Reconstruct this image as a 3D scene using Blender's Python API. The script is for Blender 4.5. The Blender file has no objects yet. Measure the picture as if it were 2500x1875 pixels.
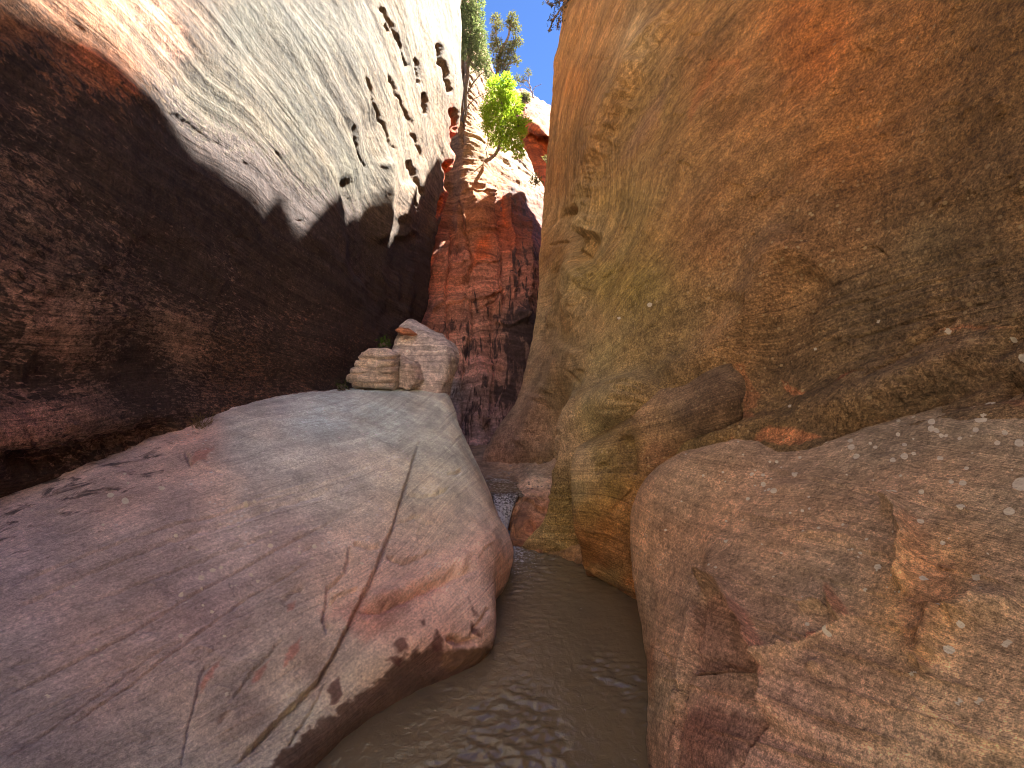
import bpy, math, random
import numpy as np
from mathutils import Vector

# ------------------------------------------------------------------ camera, sky, sun, exposure
SC = bpy.context.scene
COL = SC.collection
Q = 1.0                                                # mesh spacing factor
F, CX, CY, CAMZ = 1020.0, 1250.0, 937.5, 1.5          # photograph: 2500 x 1875 px
cam_d = bpy.data.cameras.new("camera")
cam = bpy.data.objects.new("camera", cam_d); COL.objects.link(cam)
cam.location = (0, 0, CAMZ); cam.rotation_euler = (math.radians(90), 0, 0)
cam_d.sensor_fit = 'HORIZONTAL'; cam_d.sensor_width = 36.0; cam_d.lens = 36.0 * F / 2500.0
cam_d.clip_start = 0.02; cam_d.clip_end = 2000
SC.camera = cam

SUN_EL, SUN_AZ = math.radians(58), math.radians(62)    # azimuth measured from straight ahead (+Y) to the right
w = bpy.data.worlds.new("World"); SC.world = w; w.use_nodes = True
nt = w.node_tree; bg = nt.nodes['Background']
sky = nt.nodes.new('ShaderNodeTexSky'); sky.sky_type = 'NISHITA'; sky.sun_disc = False
sky.sun_elevation = SUN_EL; sky.sun_rotation = SUN_AZ
sky.altitude = 2000; sky.air_density = 0.35; sky.dust_density = 0.0; sky.ozone_density = 10.0
nt.links.new(sky.outputs[0], bg.inputs[0]); bg.inputs[1].default_value = 0.06
sun_d = bpy.data.lights.new("sun", 'SUN'); sun_d.energy = 4.2; sun_d.angle = math.radians(0.6); sun_d.color = (1.0, .955, .88)
sun = bpy.data.objects.new("sun", sun_d); COL.objects.link(sun)
sv = Vector((math.sin(SUN_AZ)*math.cos(SUN_EL), math.cos(SUN_AZ)*math.cos(SUN_EL), math.sin(SUN_EL)))
sun.rotation_euler = (-sv).to_track_quat('-Z', 'Y').to_euler()
sun.location = (8, 6, 20)
SC.view_settings.view_transform = 'Standard'; SC.view_settings.look = 'None'
SC.view_settings.exposure = 3.58; SC.view_settings.gamma = 1.0
SC.cycles.max_bounces = 12; SC.cycles.diffuse_bounces = 12; SC.cycles.glossy_bounces = 4
SC.cycles.transmission_bounces = 4; SC.cycles.transparent_max_bounces = 8
SC.cycles.use_denoising = True; SC.cycles.filter_width = 1.0

# ------------------------------------------------------------------ helpers
def P(x, y, d):                       # a photo pixel at a distance -> world point
    return ((x-CX)/F*d, d, CAMZ-(y-CY)/F*d)
def proj(V):
    d = np.maximum(V[..., 1], 0.25)
    return np.stack([CX+F*V[..., 0]/d, CY-F*(V[..., 2]-CAMZ)/d], -1)

_rng = np.random.RandomState(7)
_perm = _rng.permutation(256); _perm = np.concatenate([_perm, _perm, _perm])
_grad = _rng.normal(size=(256, 3)); _grad /= np.linalg.norm(_grad, axis=1)[:, None]
def perlin(p):
    p = np.asarray(p, float); sh = p.shape[:-1]; p = p.reshape(-1, 3)
    i = np.floor(p).astype(int); f = p-i; i &= 255
    u = f*f*f*(f*(f*6-15)+10)
    r = 0
    for a in (0, 1):
        for b in (0, 1):
            for c in (0, 1):
                h = _perm[_perm[_perm[(i[:, 0]+a) & 255]+((i[:, 1]+b) & 255)]+((i[:, 2]+c) & 255)]
                g = _grad[h]
                dd = (g*(f-np.array([a, b, c]))).sum(1)
                wt = (u[:, 0] if a else 1-u[:, 0])*(u[:, 1] if b else 1-u[:, 1])*(u[:, 2] if c else 1-u[:, 2])
                r = r+dd*wt
    return (r*1.5).reshape(sh)
def fbm(p, oct=4, lac=2.1, gain=.5):
    p = np.asarray(p, float); r = 0; a = 1.0
    for k in range(oct):
        r = r+a*perlin(p+17.3*k); p = p*lac; a *= gain
    return r
def sst(a, b, x):
    t = np.clip((x-a)/(b-a), 0, 1); return t*t*(3-2*t)

def hermite(cp, axis, counts):
    """nonuniform cubic interpolation of control points along an axis; counts = samples per segment"""
    cp = np.moveaxis(np.asarray(cp, float), axis, 0)
    n = cp.shape[0]
    ch = np.sqrt(np.linalg.norm(np.diff(cp, axis=0), axis=-1)).reshape(n-1, -1).mean(1)+1e-4
    t = np.concatenate([[0], np.cumsum(ch)])
    m = np.zeros_like(cp); s = np.diff(cp, axis=0)/ch.reshape(-1, *([1]*(cp.ndim-1)))
    m[0] = s[0]; m[-1] = s[-1]
    for k in range(1, n-1):
        m[k] = (s[k-1]*ch[k]+s[k]*ch[k-1])/(ch[k]+ch[k-1])
    out = []
    for k in range(n-1):
        c = counts[k]
        for q in range(c+(1 if k == n-2 else 0)):
            u = q/c; h = ch[k]
            out.append((2*u**3-3*u**2+1)*cp[k]+(u**3-2*u**2+u)*h*m[k]+(-2*u**3+3*u**2)*cp[k+1]+(u**3-u**2)*h*m[k+1])
    return np.moveaxis(np.array(out), 0, axis)

def seg_counts(cp, axis, step, lo=3, hi=170):
    a = np.moveaxis(np.asarray(cp, float), axis, 0)
    px = proj(a); vis = (a[..., 1] > .3) & (px[..., 0] > -150) & (px[..., 0] < 2650) & (px[..., 1] > -150) & (px[..., 1] < 2030)
    res = []
    for k in range(a.shape[0]-1):
        L = np.linalg.norm(px[k+1]-px[k], axis=-1); v = vis[k] | vis[k+1]
        n = int(np.percentile(L[v], 80)/step) if v.any() else 0
        wl = np.linalg.norm(a[k+1]-a[k], axis=-1).max()
        res.append(int(min(hi, max(lo, n, min(wl/.15, 30)))))
    return res

def seg_dist(px, poly):
    """distance to a polyline, signed side, arc parameter 0..1"""
    best = np.full(len(px), 1e9); side = np.zeros(len(px)); arc = np.zeros(len(px))
    poly = np.asarray(poly, float); L = np.linalg.norm(np.diff(poly, axis=0), axis=1); tot = L.sum(); acc = 0
    for k in range(len(poly)-1):
        a, b = poly[k], poly[k+1]; ab = b-a
        t = np.clip(((px-a)@ab)/(ab@ab), 0, 1); q = a+t[:, None]*ab
        d = np.linalg.norm(px-q, axis=1); mk = d < best
        best[mk] = d[mk]; side[mk] = (ab[0]*(px[mk, 1]-a[1])-ab[1]*(px[mk, 0]-a[0]))
        arc[mk] = (acc+t[mk]*L[k])/tot; acc += L[k]
    return best, np.sign(side), arc
def in_poly(px, poly):
    poly = np.asarray(poly, float); r = np.zeros(len(px), bool); j = len(poly)-1
    x, y = px[:, 0], px[:, 1]
    for i in range(len(poly)):
        xi, yi = poly[i]; xj, yj = poly[j]
        c = ((yi > y) != (yj > y)) & (x < (xj-xi)*(y-yi)/(yj-yi+1e-9)+xi); r ^= c; j = i
    return r
def poly_sd(px, poly):                # positive inside
    d, _, _ = seg_dist(px, list(poly)+[poly[0]])
    return np.where(in_poly(px, poly), d, -d)
def tps(pts, vals):
    pts = np.asarray(pts, float)/300.; vals = np.asarray(vals, float); n = len(pts)
    K = lambda r2: .5*r2*np.log(r2+1e-12)
    A = np.zeros((n+3, n+3)); d2 = ((pts[:, None]-pts[None])**2).sum(-1)
    A[:n, :n] = K(d2)+1e-3*np.eye(n); A[:n, n] = 1; A[:n, n+1:] = pts; A[n:, :n] = A[:n, n:].T
    c = np.linalg.solve(A, np.concatenate([vals, np.zeros(3)]))
    def f(q):
        q = q/300.; r = c[n]+q@c[n+1:]
        for k in range(n):
            r = r+c[k]*K(((q-pts[k])**2).sum(-1))
        return r
    return f
def idw(px, pts, vals, p=3.0, eps=25.):
    pts = np.asarray(pts, float); vals = np.asarray(vals, float)
    num = 0; den = 0
    for q, v in zip(pts, vals):
        wt = 1/((((px-q)**2).sum(-1)+eps*eps)**(p/2)); num = num+wt[:, None]*v[None]; den = den+wt
    return num/den[:, None]
def S2L(c):
    c = np.asarray(c, float)/255.
    return np.where(c <= .04045, c/12.92, ((c+.055)/1.055)**2.4)

class Surf:
    """a rock sheet: dense grid through world control points, then carved and coloured"""
    def __init__(s, cp, step=3.0, flip=False):
        cp = np.asarray(cp, float); step = step*Q
        cu = seg_counts(cp, 0, step); g = hermite(cp, 0, cu)
        cv = seg_counts(g, 1, step); g = hermite(g, 1, cv)
        s.nu, s.nv = g.shape[:2]; s.base = g
        s.flip = flip
        s.V = g.reshape(-1, 3).copy(); s.N = s.normals(g); s.px = proj(s.V)
        s.px = np.clip(s.px, -1500, 4000)
        s.disp = np.zeros(len(s.V)); s.attr = {}
        s.col = np.ones((len(s.V), 3))*.3
        s.warp1 = np.stack([fbm(np.c_[s.px/28., np.zeros(len(s.V))], 3), fbm(np.c_[s.px/28., np.full(len(s.V), 9.)], 3)], 1)
        for k in ('bed', 'varn', 'speck', 'lich', 'wet'):
            s.attr[k] = np.zeros(len(s.V))
        s.attr['strk'] = np.ones(len(s.V))
    def normals(s, g):
        du = np.gradient(g, axis=0); dv = np.gradient(g, axis=1)
        n = np.cross(du, dv); n /= np.linalg.norm(n, axis=-1)[..., None]+1e-12
        n = n.reshape(-1, 3)
        return -n if s.flip else n
    def _near(s, poly, r):
        poly = np.asarray(poly, float); lo = poly.min(0)-r; hi = poly.max(0)+r
        return np.where(((s.px > lo) & (s.px < hi)).all(1))[0]
    def groove(s, poly, wd, depth, jag=6., taper=True, side=0):
        i = s._near(poly, wd*4+20)
        if not len(i): return
        d, sd, a = seg_dist(s.px[i]+jag*s.warp1[i], poly)
        k = np.exp(-(d/wd)**2)
        if taper: k *= sst(0, .12, a)*sst(1, .88, a)
        s.disp[i] -= depth*k
    def step(s, poly, h, decay, edge=3., jag=6.):
        """raise the side to the RIGHT of the drawn direction (in the picture, y down) by h at the line, fading over decay px"""
        i = s._near(poly, decay*3)
        if not len(i): return
        d, sd, a = seg_dist(s.px[i]+jag*s.warp1[i], poly)
        q = d*sd
        k = sst(-edge, edge, q)*np.exp(-np.maximum(q, 0)/decay)*sst(0, .1, a)*sst(1, .9, a)
        s.disp[i] += h*k
    def blob(s, x, y, r, h, ry=None, ang=0):
        i = s._near([(x, y)], 3*max(r, ry or r))
        q = s.px[i]-np.array([x, y]); c, sn = math.cos(ang), math.sin(ang)
        qx = (q[:, 0]*c+q[:, 1]*sn)/r; qy = (-q[:, 0]*sn+q[:, 1]*c)/(ry or r)
        s.disp[i] += h*np.exp(-(qx**2+qy**2))
    def paint(s, poly, c=None, amt=1., edge=6., jag=10., h=0., **attrs):
        i = s._near(poly, edge*3+jag*2)
        if not len(i): return
        m = sst(-edge, edge, poly_sd(s.px[i]+jag*s.warp1[i], poly))*amt
        if c is not None: s.col[i] = s.col[i]*(1-m[:, None])+S2L(c)[None]*m[:, None]
        s.disp[i] += h*m
        for k, v in attrs.items(): s.attr[k][i] = s.attr[k][i]*(1-m)+v*m
    def colours(s, cps, eps=30., p=3.0, gain=1.):
        s.col = np.asarray(gain)*idw(s.px, [c[:2] for c in cps], [S2L(c[2]) for c in cps], p, eps)
    def field(s, name, cps, eps=40.):
        s.attr[name] = idw(s.px, [c[:2] for c in cps], [[c[2]] for c in cps], 3., eps)[:, 0]
    def bed(s, lines, warp=.05):
        pts, vals = [], []
        for v, ln in lines:
            for q in ln: pts.append(q); vals.append(v)
        s.attr['bed'] = tps(pts, vals)(s.px)+.5*warp*fbm(s.V*.9, 2)
    def lamin(s, freq, amp, low=1.6, mask=1., sharp=False):
        """real relief following the bedding"""
        q = np.c_[s.V[:, 0]*low, s.V[:, 1]*low+s.V[:, 2]*low*.7, s.attr['bed']*freq]
        n = fbm(q, 3)
        if sharp: n = -np.abs(n)*1.6+.5
        b = s.attr['bed'].reshape(s.nu, s.nv); P3 = s.V.reshape(s.nu, s.nv, 3)
        g = np.hypot(np.gradient(b, axis=0)/(np.linalg.norm(np.gradient(P3, axis=0), axis=-1)+1e-6), np.gradient(b, axis=1)/(np.linalg.norm(np.gradient(P3, axis=1), axis=-1)+1e-6)).reshape(-1)
        s.disp += amp*n*mask*np.minimum(1., (1/(freq*g+1e-6))/.10)**1.5
    def rough(s, scale, amp, oct=4, mask=1.):
        s.disp += amp*fbm(s.V*scale, oct)*mask
    def chips(s, n, box, seed, ln=(15, 60), h=(.004, .014), ang=0., spread=.5):
        """small broken edges and pits"""
        R = random.Random(seed)
        for _ in range(n):
            x, y = R.uniform(box[0], box[2]), R.uniform(box[1], box[3]); L = R.uniform(*ln); a = ang+R.gauss(0, spread)
            p = [(x, y), (x+L*.5*math.cos(a)+R.uniform(-5, 5), y+L*.5*math.sin(a)+R.uniform(-5, 5)), (x+L*math.cos(a+.3), y+L*math.sin(a+.3))]
            if R.random() < .6: s.step(p if R.random() < .5 else p[::-1], R.uniform(*h), R.uniform(8, 26), 1.2, 6)
            else: s.groove(p, R.uniform(1.8, 4.), R.uniform(*h), 6)
    def build(s, name, mat, label=None, cat=None, kind='structure', parent=None):
        V = s.V+s.N*s.disp[:, None]
        s.attr['wet'] = np.maximum(s.attr['wet'], .8*sst(.085, .03, s.V[:, 2]+.02*fbm(s.V*5, 2)))
        m = s.col.max(1, keepdims=True); s.col = s.col*np.minimum(1, .72/np.maximum(m, 1e-6))
        return grid_obj(name, V, s.nu, s.nv, s.flip, mat, s.attr, s.col, label, cat, kind, parent)

def grid_obj(name, V, nu, nv, flip, mat, attr=None, col=None, label=None, cat=None, kind=None, parent=None):
    me = bpy.data.meshes.new(name)
    a = (np.arange(nu-1)[:, None]*nv+np.arange(nv-1)[None]).reshape(-1)
    q = np.stack([a, a+nv, a+nv+1, a+1], 1) if not flip else np.stack([a, a+1, a+nv+1, a+nv], 1)
    me.vertices.add(len(V)); me.vertices.foreach_set('co', V.astype(np.float32).ravel())
    me.loops.add(q.size); me.loops.foreach_set('vertex_index', q.astype(np.int32).ravel())
    me.polygons.add(len(q)); me.polygons.foreach_set('loop_start', (np.arange(len(q))*4).astype(np.int32))
    me.polygons.foreach_set('use_smooth', np.ones(len(q), bool))
    me.update(calc_edges=True)
    for k, v in (attr or {}).items():
        me.attributes.new(k, 'FLOAT', 'POINT').data.foreach_set('value', v.astype(np.float32))
    if col is not None:
        me.attributes.new('col', 'FLOAT_COLOR', 'POINT').data.foreach_set('color', np.c_[col, np.ones(len(col))].astype(np.float32).ravel())
    me.materials.append(mat)
    o = bpy.data.objects.new(name, me); COL.objects.link(o)
    tag(o, label, cat, None, kind)
    if parent: o.parent = parent
    return o
def tag(o, label=None, cat=None, group=None, kind=None):
    if label: o['label'] = label
    if cat: o['category'] = cat
    if group: o['group'] = group
    if kind: o['kind'] = kind
    return o

# ------------------------------------------------------------------ rock material
class NT:
    def __init__(s, name):
        s.m = bpy.data.materials.new(name); s.m.use_nodes = True; s.t = s.m.node_tree; s.t.nodes.clear()
        s.out = s.n('ShaderNodeOutputMaterial')
    def n(s, typ, **kw):
        x = s.t.nodes.new(typ)
        for k, v in kw.items(): setattr(x, k, v)
        return x
    def l(s, a, b): s.t.links.new(a, b)
    def math(s, op, a, b=None, c=None):
        x = s.n('ShaderNodeMath', operation=op)
        for i, v in enumerate((a, b, c)):
            if v is None: continue
            if isinstance(v, (int, float)): x.inputs[i].default_value = v
            else: s.l(v, x.inputs[i])
        return x.outputs[0]
    def ramp(s, v, a, b, lo=0., hi=1.):
        x = s.n('ShaderNodeMapRange', interpolation_type='SMOOTHSTEP'); s.l(v, x.inputs[0])
        for k, q in zip((1, 2, 3, 4), (a, b, lo, hi)): x.inputs[k].default_value = q
        return x.outputs[0]
    def noise(s, vec, scale, detail=4., rough=.55, dist=0.):
        x = s.n('ShaderNodeTexNoise'); s.l(vec, x.inputs['Vector'])
        x.inputs['Scale'].default_value = scale; x.inputs['Detail'].default_value = detail
        x.inputs['Roughness'].default_value = rough; x.inputs['Distortion'].default_value = dist
        return x.outputs['Fac']
    def attr(s, name): return s.n('ShaderNodeAttribute', attribute_name=name)
    def mix(s, f, a, b, blend='MIX'):
        x = s.n('ShaderNodeMix', data_type='RGBA', blend_type=blend); x.clamp_factor = True
        for i, v in ((0, f), (6, a), (7, b)):
            if isinstance(v, (int, float)): x.inputs[i].default_value = v
            elif isinstance(v, tuple): x.inputs[i].default_value = v
            else: s.l(v, x.inputs[i])
        return x.outputs[2]
    def vec(s, x, y, z):
        c = s.n('ShaderNodeCombineXYZ')
        for i, v in enumerate((x, y, z)):
            if isinstance(v, (int, float)): c.inputs[i].default_value = v
            else: s.l(v, c.inputs[i])
        return c.outputs[0]

def rock_mat(name, fine=60., stripe=.35, low=1.5, grain=.25, varn_col=(.025, .016, .014), flake=(.30, .17, .13),
             speck_col=(.5, .44, .33), bump=.012, patch_scale=14., rough=.85, dark_lines=.5, mott=.16, vert=False):
    T = NT(name)
    tc = T.n('ShaderNodeTexCoord').outputs['Object']
    sep = T.n('ShaderNodeSeparateXYZ'); T.l(tc, sep.inputs[0])
    col = T.attr('col').outputs['Color']; bed = T.attr('bed').outputs['Fac']
    varn = T.attr('varn').outputs['Fac']; speck = T.attr('speck').outputs['Fac']
    lich = T.attr('lich').outputs['Fac']; wet = T.attr('wet').outputs['Fac']; strk = T.attr('strk').outputs['Fac']
    att = lambda v: T.math('ADD', 1., T.math('MULTIPLY', T.math('SUBTRACT', v, 1.), strk))
    yz = T.math('ADD', T.math('MULTIPLY', sep.outputs[1], low), T.math('MULTIPLY', sep.outputs[2], low*.7))
    bv = T.vec(T.math('MULTIPLY', sep.outputs[0], low), yz, T.math('MULTIPLY', bed, fine))
    bv2 = T.vec(T.math('MULTIPLY', sep.outputs[0], low*.6), T.math('MULTIPLY', yz, .6), T.math('MULTIPLY', bed, fine*.22))
    n1 = T.noise(bv, 1., 3., .6, .3)             # fine laminae
    n2 = T.noise(bv2, 1., 4., .55, .2)           # broad bands
    n3 = T.noise(tc, 3.5, 6., .6)                # blotches
    n4 = T.noise(tc, 80., 5., .78)                # grain
    n5 = T.noise(tc, 300., 3., .7)               # sand grain
    v1 = att(T.ramp(n1, .3, .7, 1-stripe, 1+stripe*.7))
    v2 = att(T.ramp(n2, .3, .7, 1-stripe*.7, 1+stripe*.6))
    v6 = T.ramp(T.noise(tc, 17., 6., .72), .34, .66, 1-mott*1.6, 1+mott*1.5)
    v3 = T.ramp(n3, .3, .7, .82, 1.16)
    v4 = T.ramp(n4, .3, .7, 1-grain*1.5, 1+grain*1.5)
    v5 = T.ramp(n5, .3, .7, 1-grain*1.2, 1+grain*1.2)
    k = T.math('MULTIPLY', T.math('POWER', T.math('MULTIPLY', T.math('MULTIPLY', T.math('MULTIPLY', v1, v2), v6), T.math('MULTIPLY', T.math('MULTIPLY', v3, v4), v5)), 1.3), 1.06)
    c = T.mix(1., col, T.vec(k, k, k), 'MULTIPLY')
    # thin dark laminae
    dl = T.math('MULTIPLY', T.math('MULTIPLY', T.ramp(n1, .36, .26), dark_lines), strk)
    c = T.mix(dl, c, T.mix(1., c, (.35, .3, .3, 1), 'MULTIPLY'))
    # hue drift
    c = T.mix(T.ramp(T.noise(tc, 1.7, 3.), .4, .65, 0., .35), c, T.mix(1., c, (1.18, .95, .82, 1), 'MULTIPLY'))
    # desert varnish with flaked-off spots that follow the bedding
    pv = T.vec(T.math('MULTIPLY', sep.outputs[0], .6), T.math('ADD', T.math('MULTIPLY', sep.outputs[1], .75), T.math('MULTIPLY', sep.outputs[2], .3)), T.math('MULTIPLY', bed, .55))
    if vert: pv = T.vec(T.math('MULTIPLY', sep.outputs[0], 1.1), T.math('MULTIPLY', sep.outputs[1], .6), T.math('MULTIPLY', sep.outputs[2], .16))
    p1 = T.noise(pv, patch_scale, 6., .68, .6)
    cover = T.ramp(T.math('ADD', p1, T.math('MULTIPLY', T.math('SUBTRACT', varn, .5), .62)), .45, .56)
    cover = T.math('MULTIPLY', cover, T.ramp(varn, .02, .2))
    vcol = T.mix(T.noise(tc, 9., 4.), varn_col+(1,), tuple(x*2.3 for x in varn_col)+(1,))
    vk = T.math('MULTIPLY', T.math('MULTIPLY', v4, v1), T.math('MULTIPLY', v2, v6)); vcol = T.mix(1., vcol, T.vec(vk, vk, vk), 'MULTIPLY')
    c = T.mix(T.math('MULTIPLY', cover, .93), c, vcol)
    rim = T.math('MULTIPLY', T.math('MULTIPLY', cover, T.math('SUBTRACT', 1., cover)), 1.6)
    c = T.mix(T.math('MULTIPLY', rim, T.ramp(n4, .4, .6)), c, flake+(1,))
    # small pale specks
    vo = T.n('ShaderNodeTexVoronoi', feature='F1'); T.l(tc, vo.inputs['Vector']); vo.inputs['Scale'].default_value = 38.
    vo.inputs['Randomness'].default_value = 1.
    rs = T.n('ShaderNodeSeparateColor'); T.l(vo.outputs['Color'], rs.inputs[0])
    rad = T.math('MULTIPLY', T.math('POWER', rs.outputs[0], 3.), .38)
    sp = T.ramp(T.math('SUBTRACT', rad, T.math('ADD', vo.outputs['Distance'], T.math('MULTIPLY', T.math('SUBTRACT', n4, .5), .35))), 0., .06)
    sp = T.math('MULTIPLY', sp, T.ramp(T.math('ADD', speck, T.math('MULTIPLY', T.math('SUBTRACT', n3, .5), .9)), .2, .6))
    c = T.mix(sp, c, speck_col+(1,))
    # lichen discs
    lf = T.ramp(T.math('ADD', lich, T.math('MULTIPLY', T.math('SUBTRACT', n4, .5), .55)), .38, .55)
    lc = T.mix(T.noise(tc, 130., 3.), (.62, .57, .44, 1), (.92, .88, .72, 1))
    c = T.mix(lf, c, lc)
    c = T.mix(T.math('MULTIPLY', wet, .75), c, T.mix(1., c, (.38, .31, .28, 1), 'MULTIPLY'))
    b = T.n('ShaderNodeBsdfPrincipled'); T.l(c, b.inputs['Base Color'])
    rg = T.math('SUBTRACT', T.ramp(n4, .3, .7, rough-.08, rough+.08), T.math('MULTIPLY', wet, .62)); T.l(rg, b.inputs['Roughness'])
    b.inputs['Specular IOR Level'].default_value = .35
    h = T.math('ADD', T.math('MULTIPLY', T.math('MULTIPLY', n1, strk), 1.0), T.math('MULTIPLY', n4, .9))
    h = T.math('ADD', h, T.math('MULTIPLY', n5, .35))
    h = T.math('ADD', h, T.math('MULTIPLY', cover, .35))
    h = T.math('ADD', h, T.math('MULTIPLY', T.math('MULTIPLY', n2, strk), .8)); h = T.math('ADD', h, T.math('MULTIPLY', v6, 1.2))
    bp = T.n('ShaderNodeBump'); bp.inputs['Strength'].default_value = 1.; bp.inputs['Distance'].default_value = bump
    T.l(h, bp.inputs['Height']); T.l(bp.outputs[0], b.inputs['Normal'])
    T.l(b.outputs[0], T.out.inputs[0])
    return T.m

# ------------------------------------------------------------------ LEFT CANYON WALL : X as a function of (Y, Z)
LY = [-6., -3., .5, 1.3, 2.0, 2.6, 3.4, 4.4, 5.6, 6.7]
LB = [-1.9, -2.4, -2.5, -2.5, -2.5, -2.47, -2.40, -2.12, -1.92, -1.82]     # plan line at the slab junction
LZ =  [.45, .85, 1.05, 1.28, 1.55, 1.9, 2.35, 2.9, 3.5, 4.3, 5.4, 7.0, 9.0, 12., 15., 16.]
OFN = [-.15, -.10, .02, .12, .0, .14, .22, .30, .30, .22, .04, -.7, -2.0, -4.5, -7., -12.]   # near offset
OFF = [-.10, -.05, -.02, .02, .05, .10, .14, .2, .22, .26, .3, .34, .32, .2, -.3, -6.]        # far offset
EDGE = [(-1.75, 7.3), (-1.75, 7.3), (-1.75, 7.3), (-1.75, 7.3), (-1.75, 7.3), (-1.72, 7.35), (-1.70, 7.45), (-1.62, 7.7), (-1.56, 7.85), (-1.50, 8.0),
        (-1.27, 8.3), (-1.05, 8.55), (-1.08, 8.85), (-1.1, 9.1), (-1.6, 9.2), (-7, 9.2)]
cp = []
for k, z in enumerate(LZ):
    row = []
    for y, b in zip(LY, LB):
        t = sst(2.4, 5.5, y)
        row.append((b+(1-t)*OFN[k]+t*OFF[k], y, z))
    ex, ey = EDGE[k]
    row += [(ex-.06, ey-.45, z), (ex, ey, z), (ex-.12, ey+.35, z), (ex-1.5, ey+.9, z)]
    cp.append(row)
A = Surf(np.array(cp), 3.0, flip=True)
A.bed([(0, [(-200, -120), (0, 30), (300, 260), (600, 480), (800, 640)]), (1, [(250, 0), (480, 230), (700, 430), (870, 600)]),
       (2, [(520, 0), (680, 200), (820, 400), (900, 560)]), (3, [(700, 0), (830, 200), (900, 350), (955, 520)]),
       (4, [(900, 0), (960, 150), (1010, 300), (1040, 430)]), (5, [(1060, 0), (1090, 200), (1100, 330)]),
       (-1, [(-100, 240), (0, 300), (300, 480), (560, 640), (760, 760)]), (-2, [(0, 520), (250, 640), (500, 740), (720, 830)]),
       (-3, [(0, 760), (300, 780), (500, 820), (700, 880)]), (-4, [(0, 950), (250, 930), (500, 930), (720, 940)]),
       (-5, [(0, 1120), (250, 1060), (450, 1010)])], .06)
GREY, TAN, PINK, RUST = (186, 170, 146), (196, 166, 134), (176, 124, 108), (196, 124, 86)
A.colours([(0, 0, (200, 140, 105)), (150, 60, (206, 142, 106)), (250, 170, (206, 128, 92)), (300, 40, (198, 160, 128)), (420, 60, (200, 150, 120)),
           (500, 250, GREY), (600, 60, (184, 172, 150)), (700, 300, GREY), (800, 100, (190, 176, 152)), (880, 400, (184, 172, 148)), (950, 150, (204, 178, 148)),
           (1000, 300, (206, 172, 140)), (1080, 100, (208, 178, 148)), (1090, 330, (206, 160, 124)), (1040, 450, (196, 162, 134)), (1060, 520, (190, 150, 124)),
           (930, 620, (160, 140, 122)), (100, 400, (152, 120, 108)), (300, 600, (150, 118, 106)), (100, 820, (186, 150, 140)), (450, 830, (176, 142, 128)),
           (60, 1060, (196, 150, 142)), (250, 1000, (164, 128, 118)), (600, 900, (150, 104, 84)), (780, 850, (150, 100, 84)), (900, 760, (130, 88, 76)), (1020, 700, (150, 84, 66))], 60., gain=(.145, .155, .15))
A.col *= (1+.7*sst(5.5, 7.5, A.V[:, 2])*sst(6.5, 5., A.V[:, 1])+.9*sst(850, 1000, A.px[:, 0])*sst(620, 500, A.px[:, 1])+3.6*sst(-.2, -1.2, A.attr['bed']))[:, None]  # offsets light in the colour: unseen top, far sunlit corner and shaded band lifted
A.col *= (1+2.2*sst(520, 250, A.px[:, 0])*sst(330, 120, A.px[:, 1]-.55*A.px[:, 0]))[:, None]  # sunlit top left corner painted paler, its brightness put into the colour
A.field('varn', [(0, 0, .05), (250, 100, .05), (600, 200, .05), (900, 200, .0), (1050, 200, 0), (800, 380, .05), (1000, 420, .05), (1060, 520, .1),
                 (60, 180, .75), (200, 330, .8), (350, 420, .85), (500, 500, .9), (620, 560, .85), (720, 560, .7), (820, 640, .8), (900, 640, .6),
                 (60, 450, .52), (250, 560, .6), (450, 660, .78), (650, 720, .8), (100, 650, .48), (300, 720, .52), (150, 810, .3), (450, 830, .34), (600, 800, .5),
                 (100, 930, .72), (350, 920, .72), (600, 900, .62), (60, 1050, .1), (200, 1030, .3), (50, 1150, .8), (200, 1120, .7), (760, 870, .6), (820, 760, .75), (920, 720, .8), (1000, 650, .75), (960, 560, .3)], 35.)  # real varnish, also darkening the shaded band under the sun line, hollows and overhang
A.attr['varn'] = np.clip(A.attr['varn']+.10*fbm(A.V*2.2, 3), 0, 1)
lit = sst(-.6, .4, A.attr['bed'])
calm = 1-.8*sst(860, 890, A.px[:, 0])*sst(1010, 985, A.px[:, 0])*sst(380, 430, A.px[:, 1])*sst(660, 610, A.px[:, 1])
A.lamin(9., .007, 1.0, calm); A.lamin(26., .007, 1.3, (.3+.7*lit)*calm); A.lamin(5., .012, .4, lit*calm)
A.rough(1.0, .045, 3); A.rough(12., .006, 4)
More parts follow.
